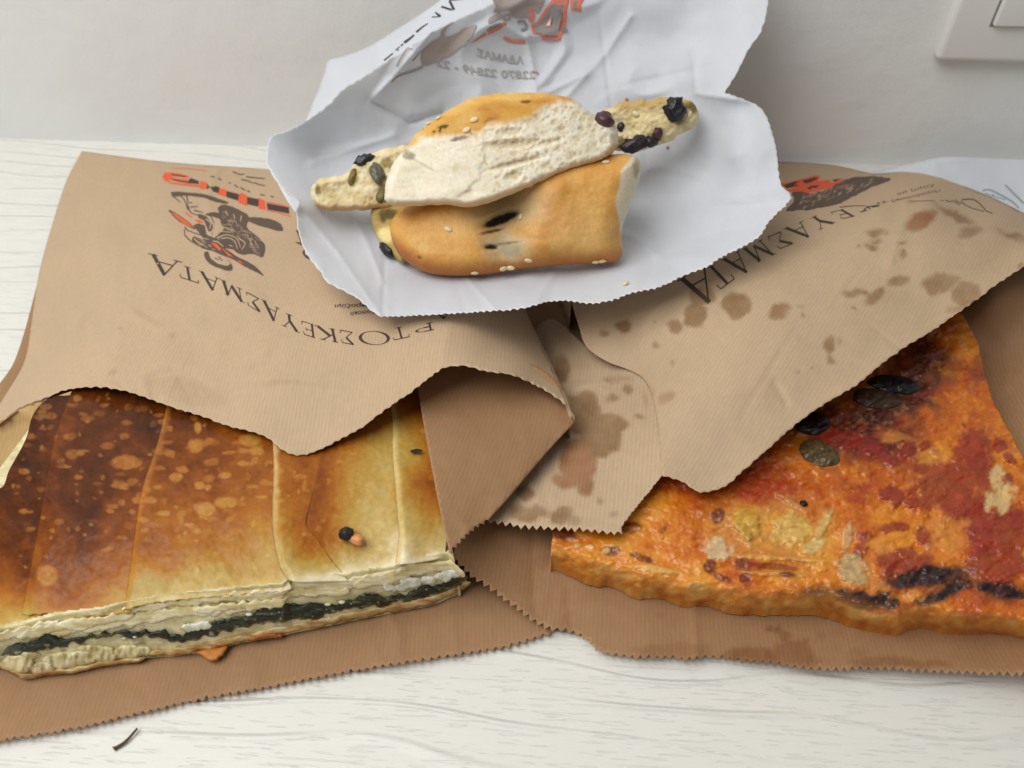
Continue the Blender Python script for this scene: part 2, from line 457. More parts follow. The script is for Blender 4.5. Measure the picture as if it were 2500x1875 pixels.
class Sheet:
    """a piece of paper: outline + heights above the table at surveyed points"""
    def __init__(self, name, outline, zpts, mat, parent, base, step=9.0, crinkle=0.0006, cs=120.0, seed=0,
                 stains=(), creases=(), angle=0.0, thick=0.00010, extra=None, stain_col=None):
        self.t = TPS(zpts); self.cr = crinkle; self.cs = cs; self.seed = seed; self.creases = creases; self.extra = extra
        rc_ = np.random.RandomState(seed + 900); lo, hi = np.min(outline, 0), np.max(outline, 0); self.auto = []
        for _ in range(int(3 + 9 * crinkle / .0006) if len(outline) > 150 else 3):
            c0 = lo + (hi - lo) * rc_.rand(2); an = rc_.rand() * math.pi; L = 60 + 170 * rc_.rand(); dv = np.array([math.cos(an), math.sin(an)]) * L
            self.auto.append(((c0 - dv, c0 + dv), (crinkle * (.35 + .5 * rc_.rand()) * (1.0 if crinkle < .00065 or mat is M_WHITEP else .6)) * rc_.choice([-1, 1]), 9 + 10 * rc_.rand()))
        P, T = fill(outline, step)
        V = clampwall(at(P[:, 0], P[:, 1], self.z(P[:, 0], P[:, 1])))
        col = np.tile(base, (len(P), 1))
        blot = fbm(P[:, 0] / 160, P[:, 1] / 160, seed + 70, 3)
        col = col * (1 + 0.05 * blot + 0.035 * fbm(P[:, 0] / 45, P[:, 1] / 60, seed + 77, 3))[:, None]
        if len(stains):
            s = np.zeros(len(P)); warm = np.zeros(len(P))
            wx = P[:, 0] + 11 * fbm(P[:, 0] / 30, P[:, 1] / 30, seed + 3, 4); wy = P[:, 1] + 11 * fbm(P[:, 0] / 30 + 9, P[:, 1] / 30, seed + 4, 4)
            for st in stains:
                cx, cy, rx, ry = st[:4]; rot = math.radians(st[4]) if len(st) > 4 else 0
                am = st[5] if len(st) > 5 else 1.0
                dx, dy = wx - cx, wy - cy
                a = (dx * math.cos(rot) + dy * math.sin(rot)) / rx; b = (-dx * math.sin(rot) + dy * math.cos(rot)) / ry
                r = np.sqrt(a * a + b * b); e = 5.0 / max(min(rx, ry), 5)
                s = np.maximum(s, am * sstep(1 + e, 1 - e, r))
                if len(st) > 6: warm = np.maximum(warm, st[6] * sstep(1.3, 0.5, r))
            sc = np.array([0.43, 0.36, 0.29]) if stain_col is None else stain_col
            mottled = 1 + 0.18 * fbm(P[:, 0] / 14, P[:, 1] / 14, seed + 8, 3)
            k = (s * 0.93 * np.clip(1 + .35 * fbm(P[:, 0] / 40, P[:, 1] / 40, seed + 78, 2), .5, 1.1))[:, None]
            tgt = base * sc * mottled[:, None] * 1.35
            tgt = tgt * (1 - warm[:, None]) + (base * np.array([0.62, 0.34, 0.20])) * warm[:, None]
            col = col * (1 - k) + tgt * k
        c, s_ = math.cos(angle), math.sin(angle)
        puv = np.c_[V[:, 0] * c + V[:, 1] * s_, -V[:, 0] * s_ + V[:, 1] * c]
        eb = np.unique(np.array(rim(T)).ravel()); col[eb] = np.minimum(col[eb] * 1.12, .9)
        self.o = mesh(name, V, T, mat, parent, col=col, puv=puv)
        solid(self.o, thick)
    def z(self, u, v):
        u = np.asarray(u, float); v = np.asarray(v, float)
        z = self.t(u, v)
        f = fbm(u / self.cs, v / self.cs, self.seed, 3)
        sharp = np.abs(fbm(u / 210 + 3, v / 170, self.seed + 41, 2)); z = z + self.cr * 1.6 * np.maximum(.16 - sharp, 0) / .16 * sstep(-.1, .3, fbm(u / 260, v / 260, self.seed + 43, 2))
        z = z + self.cr * f - self.cr * 0.9 * np.abs(fbm(u / self.cs / 1.6 + 7, v / self.cs / 1.6, self.seed + 30, 2))
        q = np.stack([u.ravel(), v.ravel()], -1)
        for ln, amp, wd in self.creases:
            z = z + amp * np.exp(-linedist(ln, q) / wd).reshape(z.shape)
        for ln, amp, wd in self.auto:
            tt = np.clip(((q - ln[0]) @ (ln[1] - ln[0])) / ((ln[1] - ln[0]) ** 2).sum(), 0, 1); z = z + amp * (np.maximum(1 - segdist(ln[0], ln[1], q) / wd, 0) ** 1.3 * (4 * tt * (1 - tt)) ** .8).reshape(z.shape)
        if self.extra is not None: z = z + self.extra(u, v)
        return z

def zoomed(ox, oy, sc):
    return lambda pts: [tuple([ox + p[0] * sc, oy + p[1] * sc] + list(p[2:])) for p in pts]

def zst(ox, oy, sc, L):
    return [(ox + s[0] * sc, oy + s[1] * sc, s[2] * sc, s[3] * sc) + tuple(s[4:]) for s in L]

# ---- first brown bag (spinach pie)
bagA = thing('brown_paper_bag', tuple(at(600, 900, 0.0)), 'brown paper bag with dark printed figure, holding the spinach pie', 'paper bag', 'brown paper bakery bags')
openA = [(-45, 1052), (0, 1030), (48, 996), (120, 967), (169, 950), (236, 945), (299, 953), (366, 974), (434, 998), (497, 1018),
         (554, 1039), (641, 1063), (685, 1095), (723, 1112), (766, 1104), (820, 1078), (882, 1044), (940, 1001), (1000, 960),
         (1018, 946), (1076, 902), (1119, 893), (1148, 895), (1182, 905), (1254, 917), (1327, 951), (1375, 984), (1401, 1013), (1404, 1030)]
farA = [(1150, 462), (1000, 445), (800, 428), (651, 413), (415, 396), (200, 369)]
leftA = [(200, 369), (164, 437), (130, 540), (96, 663), (78, 780), (63, 871), (35, 930), (-45, 1052)]
outA = join(torn(openA, 2.6, 23, 3), curve([(1404, 1030), (1349, 900), (1285, 762), (1156, 475), (1150, 462)], 9), curve(farA, 10), curve(leftA, 9))
zA = [(200, 369, .003), (415, 396, .004), (651, 413, .005), (1000, 445, .006), (1150, 462, .004), (164, 437, .004), (130, 540, .005), (96, 663, .007),
      (63, 871, .014), (0, 1030, .024), (-45, 1052, .02), (120, 967, .031), (236, 945, .0375), (366, 974, .038), (497, 1018, .0365), (641, 1063, .0365),
      (723, 1112, .0345), (820, 1078, .0365), (940, 1001, .045), (1018, 946, .052), (1119, 893, .057), (1254, 917, .050), (1375, 984, .037), (1404, 1030, .030),
      (1349, 900, .024), (1285, 762, .017), (1200, 575, .010), (1080, 800, .050), (1150, 780, .045), (1200, 850, .046), (900, 850, .044), (700, 900, .041), (500, 850, .0365),
      (300, 800, .0345), (270, 870, .037), (200, 780, .024), (400, 640, .028), (250, 640, .019), (600, 700, .034), (850, 680, .038), (1000, 620, .034), (700, 550, .023), (450, 500, .014), (900, 520, .02), (300, 480, .010)]
shA = Sheet('upper_panel', outA, zA, M_KRAFT, bagA, KR, 6.5, 0.0007, 150, 11, angle=0.06,
            creases=[([(385, 640), (300, 800), (262, 900), (240, 950)], 0.0016, 26), ([(1075, 905), (1095, 800), (1130, 720), (1170, 640)], 0.0012, 30)],
            stains=zst(0, 350, .482, [(870, 985, 16, 14, 0, .35), (605, 935, 14, 8, 0, .5), (575, 1170, 18, 10, 0, .5), (950, 1260, 190, 60, 15, .16), (430, 900, 60, 20, -50, .12)]))
# side gusset of the same bag, seen from inside
gusA = join(curve([(1018, 938), (1033, 1028), (1057, 1158), (1081, 1278), (1097, 1345)], 9), zig([(1097, 1350), (1124, 1322), (1153, 1293), (1192, 1269)], 4.5, 15, 5),
            curve([(1192, 1269), (1245, 1211), (1298, 1148), (1351, 1086), (1404, 1030)], 9), curve([(1404, 1030), (1380, 960), (1300, 890), (1120, 870), (1018, 938)], 9))
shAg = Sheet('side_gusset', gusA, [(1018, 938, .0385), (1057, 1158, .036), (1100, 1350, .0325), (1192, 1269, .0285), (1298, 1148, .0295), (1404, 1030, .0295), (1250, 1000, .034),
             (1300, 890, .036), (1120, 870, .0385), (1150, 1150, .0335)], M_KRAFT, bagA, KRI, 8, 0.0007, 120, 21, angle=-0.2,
            creases=[([(1250, 1211), (1350, 1080)], -0.001, 18)])
lowA = join(zig([(-80, 1832), (0, 1810), (172, 1782), (321, 1747), (498, 1707), (630, 1684), (802, 1650), (973, 1621), (1117, 1599), (1231, 1581), (1345, 1546)], 6.0, 20, 7),
            curve([(1345, 1546), (1400, 1420), (1360, 1000), (1280, 760)], 12), curve([(1280, 760), (900, 700), (300, 650), (100, 660)], 14), curve([(100, 660), (40, 870), (-60, 1100), (-80, 1832)], 14))
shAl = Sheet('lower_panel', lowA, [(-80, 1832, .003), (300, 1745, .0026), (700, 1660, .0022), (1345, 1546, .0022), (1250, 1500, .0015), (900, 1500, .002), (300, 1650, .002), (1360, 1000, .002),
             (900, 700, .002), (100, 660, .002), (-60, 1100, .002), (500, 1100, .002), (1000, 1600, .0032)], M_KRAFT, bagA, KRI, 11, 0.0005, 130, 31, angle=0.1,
            creases=[([(975, 1450), (985, 1625)], 0.0006, 14), ([(1090, 1430), (1115, 1600)], 0.0006, 16)])
sideA = join(curve([(-60, 1075), (0, 1035), (60, 995), (175, 955)], 8), curve([(175, 955), (150, 1030), (75, 1130), (20, 1230), (-70, 1330)], 9), curve([(-70, 1330), (-60, 1075)], 10))
Sheet('side_gusset', sideA, [(-60, 1075, .0195), (60, 995, .026), (175, 955, .033), (75, 1130, .012), (-70, 1330, .008), (0, 1100, .016)], M_KRAFT, bagA, lin(198, 165, 112), 9, 0.0006, 90, 41,
      stains=[(30, 1100, 60, 90, 30, .3)])

# ---- second brown bag (pizza)
bagB = thing('brown_paper_bag', tuple(at(1950, 950, 0.0)), 'grease spotted brown paper bag holding the pizza slice', 'paper bag', 'brown paper bakery bags')
ridgeB = [(1370, 640), (1395, 736), (1413, 796), (1431, 845), (1479, 881), (1533, 902), (1569, 923), (1587, 953), (1603, 1013), (1612, 1092), (1616, 1158)]
openB = [(1616, 1160), (1666, 1176), (1696, 1197), (1726, 1201), (1774, 1185), (1804, 1158), (1853, 1116), (1913, 1062), (1973, 1013), (2033, 974), (2094, 938),
         (2154, 887), (2214, 845), (2275, 808), (2335, 766), (2395, 724), (2425, 700), (2500, 650), (2600, 585)]
farB = [(2600, 570), (2500, 520), (2423, 482), (2350, 452), (2273, 417), (2190, 420), (2126, 422), (2026, 402), (1897, 394), (1650, 388), (1500, 400)]
outB = join(torn(openB, 2.6, 24, 13), curve(farB, 10), curve([(1500, 400), (1420, 520), (1370, 640)], 12), curve(ridgeB, 8))
zB = [(1500, 400, .004), (1650, 388, .004), (1897, 394, .004), (2026, 402, .004), (2126, 422, .004), (2273, 417, .006), (2350, 452, .010), (2423, 482, .014), (2500, 520, .019), (2600, 570, .026),
      (1370, 640, .020), (1395, 736, .0275), (1431, 845, .029), (1533, 902, .029), (1569, 923, .031), (1612, 1092, .0345), (1616, 1158, .034),
      (1726, 1201, .032), (1853, 1116, .038), (1973, 1013, .043), (2094, 938, .046), (2214, 845, .048), (2335, 766, .050), (2425, 700, .052), (2500, 650, .052), (2600, 585, .051),
      (1500, 750, .036), (1700, 800, .045), (1650, 1000, .039), (1850, 950, .047), (1800, 650, .045), (1600, 600, .034), (2000, 700, .052), (2150, 600, .052), (2200, 520, .045), (2300, 600, .053),
      (2140, 500, .041), (2260, 490, .041), (2000, 560, .043), (1850, 520, .032), (1950, 470, .022), (2200, 460, .027), (2330, 510, .036), (2420, 560, .044), (2060, 440, .013), (1700, 470, .018)]
st5 = zst(1300, 350, .5425, [(915, 725, 62, 62), (765, 685, 62, 46), (735, 760, 52, 50), (640, 825, 36, 26), (725, 800, 45, 28), (410, 820, 34, 31, 0, 1, .35), (325, 852, 20, 16), (1112, 758, 48, 33, -15, 1, .3), (1155, 738, 16, 10),
    (1210, 775, 9, 12), (1210, 722, 12, 6), (555, 910, 13, 14), (545, 805, 8, 8), (1545, 402, 36, 18), (1590, 408, 14, 6), (1545, 438, 22, 9), (1525, 467, 22, 18), (1745, 350, 78, 37, -25, 1, .75),
    (1905, 318, 90, 17, 20), (1975, 390, 58, 26, 0, .8), (1940, 408, 30, 14, 0, .8), (1670, 500, 14, 18), (1668, 455, 20, 8), (1640, 622, 48, 28, -25, .9), (1545, 690, 52, 26, -25, .9), (1440, 675, 50, 17), (1490, 680, 22, 12),
    (1835, 628, 80, 38, -12, .9), (1800, 665, 30, 22), (1950, 680, 66, 54, 0, .85), (1900, 745, 40, 18, -30, .6), (1335, 910, 24, 46), (1345, 978, 18, 22), (1380, 890, 8, 16, 0, .6), (2160, 415, 66, 12, 15), (600, 1140, 40, 22, -45, .55),
    (520, 1130, 22, 40, 40, .35), (1190, 1025, 12, 12, 0, .6), (1250, 1010, 6, 6), (1620, 700, 90, 30, 0, .10), (1480, 470, 8, 8), (640, 985, 7, 9), (1455, 740, 18, 5), (2205, 550, 14, 16), (1700, 270, 14, 7)])
shB = Sheet('upper_panel', outB, zB, M_KRAFT, bagB, KR, 6.5, 0.0007, 150, 51, angle=-0.55, stains=st5,
            creases=[([(2215, 500), (2195, 570), (2175, 640)], 0.0012, 14), ([(1890, 935), (1920, 985)], -0.001, 12), ([(1640, 985), (1800, 960)], 0.0006, 20)])
gusB = join(curve(ridgeB[3:], 8), torn([(1616, 1160), (1575, 1212), (1521, 1280), (1519, 1302)], 2.5, 12, 8),
            zig([(1519, 1303), (1423, 1294), (1355, 1290), (1283, 1286), (1245, 1281), (1192, 1272), (1150, 1268)], 5.5, 19, 9), curve([(1150, 1268), (1200, 1100), (1280, 950), (1300, 820), (1350, 780), (1431, 845)], 10))
st6 = zst(700, 700, .482, [(1505, 640, 100, 112), (1650, 690, 84, 56), (1590, 780, 110, 84), (1470, 890, 96, 120, 0, 1, .9), (1420, 985, 70, 40, 0, 1, .9), (1515, 990, 46, 70, 0, 1, .4), (1655, 555, 35, 24), (1725, 520, 22, 20), (1795, 655, 26, 15),
    (1395, 420, 40, 66), (1640, 480, 14, 10), (1210, 1045, 52, 36), (1220, 1145, 100, 42), (1390, 1160, 62, 46), (1590, 1090, 18, 16, 0, .6), (1660, 1155, 20, 16, 0, .6), (1450, 1180, 40, 26, 0, .5), (1690, 470, 60, 18, 0, .4), (1820, 560, 12, 40, 0, .5)])
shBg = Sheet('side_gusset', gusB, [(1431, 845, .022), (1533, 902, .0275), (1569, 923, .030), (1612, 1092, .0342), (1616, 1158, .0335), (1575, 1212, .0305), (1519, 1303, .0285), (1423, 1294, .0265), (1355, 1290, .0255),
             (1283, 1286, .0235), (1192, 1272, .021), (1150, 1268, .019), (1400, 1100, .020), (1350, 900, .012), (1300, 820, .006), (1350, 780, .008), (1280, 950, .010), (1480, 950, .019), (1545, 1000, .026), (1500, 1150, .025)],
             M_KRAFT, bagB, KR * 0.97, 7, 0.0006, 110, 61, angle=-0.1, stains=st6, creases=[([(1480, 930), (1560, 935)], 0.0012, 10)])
lowB = join(zig([(1102, 1356), (1153, 1408), (1201, 1437), (1230, 1461), (1283, 1500), (1340, 1534), (1385, 1540), (1425, 1556), (1473, 1592), (1539, 1604), (1636, 1606), (1684, 1611), (1732, 1604), (1853, 1616), (2003, 1634), (2154, 1632), (2275, 1640), (2500, 1647), (2640, 1655)], 6.5, 20, 15),
            curve([(2640, 1655), (2660, 1200), (2640, 640), (2610, 600)], 14), curve([(2610, 600), (2300, 520), (1800, 480), (1500, 470)], 14), curve([(1500, 470), (1350, 850), (1200, 1150), (1102, 1356)], 14))
st7 = zst(1250, 700, .6027, [(640, 1480, 170, 34, 0, .55), (760, 1490, 60, 24, 0, .5), (960, 1500, 120, 42), (1140, 1490, 90, 50), (1050, 1520, 200, 26), (1480, 1520, 110, 24, 0, .8), (1620, 1530, 150, 20, 0, .8), (1075, 1400, 16, 18), (1115, 1420, 22, 26), (1045, 1390, 10, 10),
    (1250, 1410, 18, 16, 0, .4), (1400, 1480, 40, 20, 0, .4), (130, 1115, 40, 28, 0, .5), (60, 1180, 60, 80, 0, .2), (600, 1330, 20, 16, 0, .4), (1180, 1440, 14, 10), (1320, 1400, 30, 20, 0, .3), (1950, 350, 60, 160, 0, .25), (2000, 560, 60, 120, 0, .22)])
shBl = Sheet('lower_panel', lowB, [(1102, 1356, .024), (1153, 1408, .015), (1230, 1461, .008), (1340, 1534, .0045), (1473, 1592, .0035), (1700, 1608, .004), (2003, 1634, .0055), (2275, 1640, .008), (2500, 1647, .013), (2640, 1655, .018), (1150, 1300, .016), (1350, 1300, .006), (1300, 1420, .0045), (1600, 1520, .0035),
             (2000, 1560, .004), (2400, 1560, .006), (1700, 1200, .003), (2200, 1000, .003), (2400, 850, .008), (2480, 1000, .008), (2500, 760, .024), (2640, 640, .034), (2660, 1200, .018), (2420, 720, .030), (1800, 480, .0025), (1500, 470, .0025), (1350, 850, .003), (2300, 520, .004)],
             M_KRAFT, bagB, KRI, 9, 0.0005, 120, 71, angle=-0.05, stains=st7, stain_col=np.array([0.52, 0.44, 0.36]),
             creases=[([(1690, 1440), (1703, 1608)], 0.0010, 9), ([(1385, 1430), (1395, 1545)], -0.0007, 9), ([(1300, 1290), (1305, 1500)], -0.0008, 9)])

gapB = join(curve([(1262, 860), (1255, 700), (1280, 600), (1440, 600), (1470, 760), (1440, 850), (1350, 870), (1262, 860)][:-1], 10))
Sheet('gap_shade_sheet', gapB, [(1262, 860, .006), (1255, 700, .004), (1280, 600, .006), (1440, 600, .008), (1470, 760, .012), (1440, 850, .020), (1350, 870, .0075)], M_KRAFT, bagB, KRI, 10, 0.0012, 60, 75)  # sheet added to darken the gap between the two bags
def light_blocker(name, line, zt, bag, base):  # unseen upright sides, added to keep light out of the gap
    c = curve(line, 9); zz_ = zt(c[:, 0], c[:, 1]); top = at(c[:, 0], c[:, 1], zz_); bot = top.copy(); bot[:, 2] = .0028
    mid = (top + bot) / 2; n = len(c); V = np.vstack([top, mid, bot])
    F = np.array([(r * n + i, r * n + i + 1, (r + 1) * n + i) for r in range(2) for i in range(n - 1)] + [(r * n + i + 1, (r + 1) * n + i + 1, (r + 1) * n + i) for r in range(2) for i in range(n - 1)])
    o = mesh(name, V, F, M_KRAFT, bag, col=np.tile(base, (len(V), 1)), puv=V[:, :2]); solid(o, .0002); return o
light_blocker('light_blocker', [(1396, 1010), (1349, 900), (1285, 762), (1156, 475)], lambda u, v: shA.z(u, v), bagA, KR)
light_blocker('light_blocker', [(1500, 400), (1420, 520), (1370, 640), (1395, 736)], lambda u, v: shB.z(u, v), bagB, KR)
# ---- white bag with the olive bread, lying on the brown bags
bagW = thing('white_paper_bag', tuple(at(1250, 600, 0.045)), 'open white paper bag with torn edge, holding olive bread pieces', 'paper bag')
rimW = [(930, 774), (1027, 770), (1149, 763), (1271, 754), (1302, 746), (1351, 735), (1393, 735), (1442, 741), (1497, 732), (1546, 714), (1607, 702), (1674, 671), (1723, 653), (1760, 629), (1815, 601), (1857, 574), (1876, 543), (1912, 507), (1933, 485)]
rightW = [(1933, 485), (1927, 470), (1906, 449), (1897, 378), (1888, 330), (1863, 269), (1821, 244), (1769, 226)]
right2W = [(1769, 226), (1796, 183), (1827, 122), (1857, 79), (1872, 30), (1879, -30), (1880, -160)]
leftW = [(1235, -60), (1210, 0), (1125, 43), (1052, 79), (942, 150), (893, 183), (835, 220), (801, 256), (731, 305), (667, 330), (655, 345), (650, 391), (661, 421), (692, 464), (726, 490), (724, 513), (728, 561), (746, 616), (783, 665), (801, 690), (869, 726), (905, 757), (930, 774)]
outW = join(torn(rimW, 4.2, 15, 23), torn(rightW, 2.0, 18, 24), torn(right2W, 1.6, 22, 25), curve([(1880, -160), (1500, -180), (1235, -60)], 14), torn(leftW, 1.8, 24, 26))
zW = [(930, 774, .057), (1149, 763, .057), (1302, 746, .058), (1442, 741, .058), (1546, 714, .058), (1674, 671, .059), (1760, 629, .063), (1857, 574, .068), (1933, 485, .073), (1906, 449, .071), (1888, 330, .084), (1821, 244, .092), (1769, 226, .094), (1827, 122, .106), (1872, 30, .118),
      (1880, -160, .139), (1500, -180, .137), (1235, -60, .122), (1210, 0, .116), (1125, 43, .111), (942, 150, .099), (835, 220, .089), (731, 305, .076), (655, 345, .073), (650, 391, .070), (692, 464, .066), (724, 513, .064), (746, 616, .060), (801, 690, .0595), (869, 726, .058),
      (1200, 680, .0465), (1000, 685, .047), (1400, 665, .0465), (1550, 620, .0468), (900, 620, .0475), (850, 560, .048), (1650, 560, .0485), (1750, 500, .0545), (1600, 480, .047), (1250, 500, .0445), (1000, 500, .0455), (1300, 380, .050), (1500, 330, .057), (1000, 360, .056), (850, 420, .0485),
      (1700, 380, .059), (1800, 380, .075), (1300, 260, .068), (1100, 260, .071), (950, 270, .075), (1500, 220, .075), (1650, 220, .079), (1300, 120, .090), (1500, 100, .092), (1700, 100, .098), (1120, 140, .092), (1350, 0, .111), (1600, 0, .112), (780, 370, .0570)]
shW = Sheet('inner_sheet', outW, zW, M_WHITEP, bagW, lin(232, 235, 241), 5.5, 0.0007, 120, 81, thick=0.00008, creases=[
    ([(1285, 90), (1300, 160), (1310, 240)], 0.0012, 9), ([(1310, 240), (1430, 180)], 0.0011, 10), ([(1820, 246), (1700, 228), (1690, 120)], 0.0014, 10), ([(905, 245), (1000, 300), (1080, 275)], -0.0018, 9), ([(905, 245), (960, 190), (1052, 79)], 0.0014, 10),
    ([(760, 400), (960, 330)], 0.0009, 12), ([(850, 500), (900, 600), (935, 690)], 0.0012, 10), ([(728, 500), (820, 610), (930, 770)], 0.0011, 10), ([(1750, 495), (1925, 480)], 0.0016, 8), ([(1140, 680), (1215, 760)], 0.0009, 7), ([(1380, 240), (1480, 130), (1540, 40)], 0.001, 12), ([(1560, 610), (1800, 560)], -0.0008, 16)])
outer = join(curve([(735, 320), (770, 232), (795, 165), (801, 146), (826, 140), (893, 116), (960, 76), (1075, 0), (1150, -70)], 9), curve([(1150, -70), (1245, -70), (1230, 10), (1140, 55), (1060, 95), (950, 165), (840, 240), (735, 320)], 9))
shW2 = Sheet('outer_sheet', outer, [(735, 320, .060), (770, 232, .066), (801, 146, .076), (893, 116, .084), (1075, 0, .105), (1150, -70, .113), (1245, -70, .119), (1140, 55, .104), (950, 165, .091), (840, 240, .080)], M_WHITEP, bagW, lin(232, 235, 241), 8, 0.0005, 90, 91, thick=0.00008)
tip = join(curve([(680, 452), (700, 470), (731, 488), (729, 508), (722, 520)], 6), curve([(722, 520), (700, 488), (680, 452)], 6))
Sheet('folded_tip', tip, [(680, 452, .0695), (731, 488, .0680), (722, 520, .066), (700, 480, .0692)], M_WHITEP, bagW, lin(232, 235, 241), 6, 0.0, 80, 95, thick=0.00008)

# ---- another white paper bag lying flat by the wall
bagV = thing('white_paper_bag', tuple(at(2400, 470, 0.0)), 'flat white paper bag lying behind the grease spotted bag, against the wall', 'paper bag')
outV = join(curve([(2100, 432), (2126, 421), (2173, 410), (2261, 391), (2305, 383), (2408, 385), (2500, 389), (2620, 395)], 9), curve([(2620, 395), (2640, 640), (2500, 620), (2300, 520), (2100, 432)], 14))
shV = Sheet('paper_sheet', outV, [(2100, 432, .003), (2173, 410, .008), (2261, 391, .015), (2305, 383, .018), (2408, 385, .018), (2500, 389, .018), (2620, 395, .018), (2300, 520, .003), (2500, 620, .003), (2640, 640, .004), (2420, 480, .008)], M_WHITEP, bagV, lin(232, 235, 241), 9, 0.0005, 90, 97, thick=0.00008)

# ------------------------------------------------------------------ print on the bags
class Print:
    """flat print on a sheet: shapes laid on the paper surface, a hair above it"""
    def __init__(self, name, sheet, mat, lift=0.00022):
        self.name, self.s, self.mat, self.lift = name, sheet, mat, lift; self.V = []; self.F = []; self.n = 0; self.k = 0
    def _add(self, P, T):
        V = at(P[:, 0], P[:, 1], self.s.z(P[:, 0], P[:, 1])); V = V + toward(V) * (self.lift + 6e-6 * (self.k % 14)); self.k += 1
        self.V.append(V); self.F.append(np.asarray(T, int) + self.n); self.n += len(V)
    def poly(self, pts, step=7.0, smooth=False, ragged=0.0, seed=0):
        p = curve(pts, 6, True) if smooth else np.asarray(pts, float)
        if ragged:
            q = curve(p, 4, True) if not smooth else p
            p = q + ragged * np.c_[fbm(q[:, 0] / 9, q[:, 1] / 9, seed, 3), fbm(q[:, 0] / 9 + 5, q[:, 1] / 9, seed + 1, 3)]
        try:
            P, T = fill(p, step)
            if len(T): self._add(P, T)
        except Exception:
            pass
        return self
    def stroke(self, pts, w0, w1=None, smooth=True):
        w1 = w0 if w1 is None else w1
        c = curve(pts, 7) if (smooth and len(pts) > 2) else _resample(np.array(pts, float), 7)[0]
        t = np.gradient(c, axis=0); t /= np.linalg.norm(t, axis=1)[:, None] + 1e-9
        n = np.c_[t[:, 1], -t[:, 0]]; w = np.linspace(w0, w1, len(c))[:, None] / 2
        P = np.vstack([c + n * w, c - n * w]); m = len(c)
        T = [(i, i + 1, m + i) for i in range(m - 1)] + [(i + 1, m + i + 1, m + i) for i in range(m - 1)]
        self._add(P, T); return self
    def tris(self, P, T): self._add(np.asarray(P, float), T); return self
    def done(self):
        F = np.vstack(self.F); V = np.vstack(self.V)
        a, b, c = V[F[:, 0]], V[F[:, 1]], V[F[:, 2]]
        flip = (np.cross(b - a, c - a) * (CAM - a)).sum(1) < 0
        F[flip] = F[flip][:, ::-1]
        return mesh(self.name, V, F, self.mat, self.s.o, smooth=False)

# Roman capitals: strokes (x0, y0, x1, y1, width) in a unit box, y up from the baseline
TK, TN, SF = .135, .05, .035
def serif(x, y, w=.13): return (x - w, y, x + w, y, SF)
GLY = {
    'A': [(.13, 0, .52, 1.0, TN), (.50, 1.0, .86, 0, TK), (.27, .33, .72, .33, TN * .8), serif(.12, .015, .13), serif(.87, .015, .14)],
    'T': [(.5, 0, .5, .97, TK), (.04, .96, .96, .96, TN), (.05, .97, .03, .74, .05), (.95, .97, .97, .74, .05), serif(.5, .015, .17)],
    'M': [(.14, 0, .20, .98, TN), (.18, .98, .52, .1, TK), (.51, .1, .82, .98, TN), (.82, .98, .88, 0, TK), serif(.13, .015, .12), serif(.88, .015, .14), (.04, .98, .22, .98, SF), (.8, .98, .96, .98, SF)],
    'S': [(.1, .97, .9, .97, TN), (.12, .97, .58, .52, TK), (.58, .52, .1, .03, TN), (.08, .03, .92, .03, .06), (.9, .98, .93, .74, .05), (.93, .02, .97, .28, .05)],
    'Y': [(.5, 0, .5, .48, TK), (.5, .45, .16, .97, TK), (.5, .45, .84, .97, TN), serif(.16, .98, .14), serif(.85, .98, .13), serif(.5, .015, .17)],
    'E': [(.22, 0, .22, .98, TK), (.1, .97, .86, .97, TN), (.22, .52, .68, .52, TN), (.1, .02, .92, .02, TN), (.86, .98, .89, .76, .05), (.92, .02, .97, .26, .05), (.68, .62, .68, .42, .05)],
    'K': [(.16, 0, .16, .98, TK), (.2, .45, .74, .97, TN), (.36, .58, .86, .02, TK), serif(.16, .015, .13), serif(.16, .98, .13), serif(.76, .98, .13), serif(.9, .015, .13)],
    'P': [(.2, 0, .2, .98, TK), serif(.2, .015, .15), (.06, .97, .5, .97, TN)],
    'O': [],
}
def letter(pr, ch, right, left, upv):
    """right/left: ends of the baseline (reading direction right to left, the print stands on its head)"""
    r, l, u = np.array(right, float), np.array(left, float), np.array(upv, float); ax = l - r
    m = lambda x, y: r + ax * x + u * y
    W = np.hypot(*ax)
    for x0, y0, x1, y1, w in GLY[ch]:
        pr.stroke([m(x0, y0), m(x1, y1)], max(w * (0.55 * W + 0.45 * np.hypot(*u)), 1.6), smooth=False)
    if ch == 'O':
        a = np.linspace(0, 2 * math.pi, 49)
        P = np.vstack([[m(.5 + .5 * math.cos(t), .5 + .5 * math.sin(t)) for t in a], [m(.5 + .40 * math.cos(t + .12), .5 + .465 * math.sin(t)) for t in a]])
        n = len(a); pr.tris(P, [(i, i + 1, n + i) for i in range(n - 1)] + [(i + 1, n + i + 1, n + i) for i in range(n - 1)])
    if ch == 'P':
        a = np.linspace(-math.pi / 2, math.pi / 2, 21)
        P = np.vstack([[m(.5 + .42 * math.cos(t), .72 + .26 * math.sin(t)) for t in a], [m(.5 + .31 * math.cos(t), .72 + .22 * math.sin(t)) for t in a]])
        n = len(a); pr.tris(P, [(i, i + 1, n + i) for i in range(n - 1)] + [(i + 1, n + i + 1, n + i) for i in range(n - 1)])
        pr.stroke([m(.2, .48), m(.5, .48)], TN * W, smooth=False)

def word(pr, z, L):
    for ch, r, l, u in L:
        letter(pr, ch, (z[0] + r[0] * z[2], z[1] + r[1] * z[2]), (z[0] + l[0] * z[2], z[1] + l[1] * z[2]), (u[0] * z[2], u[1] * z[2]))

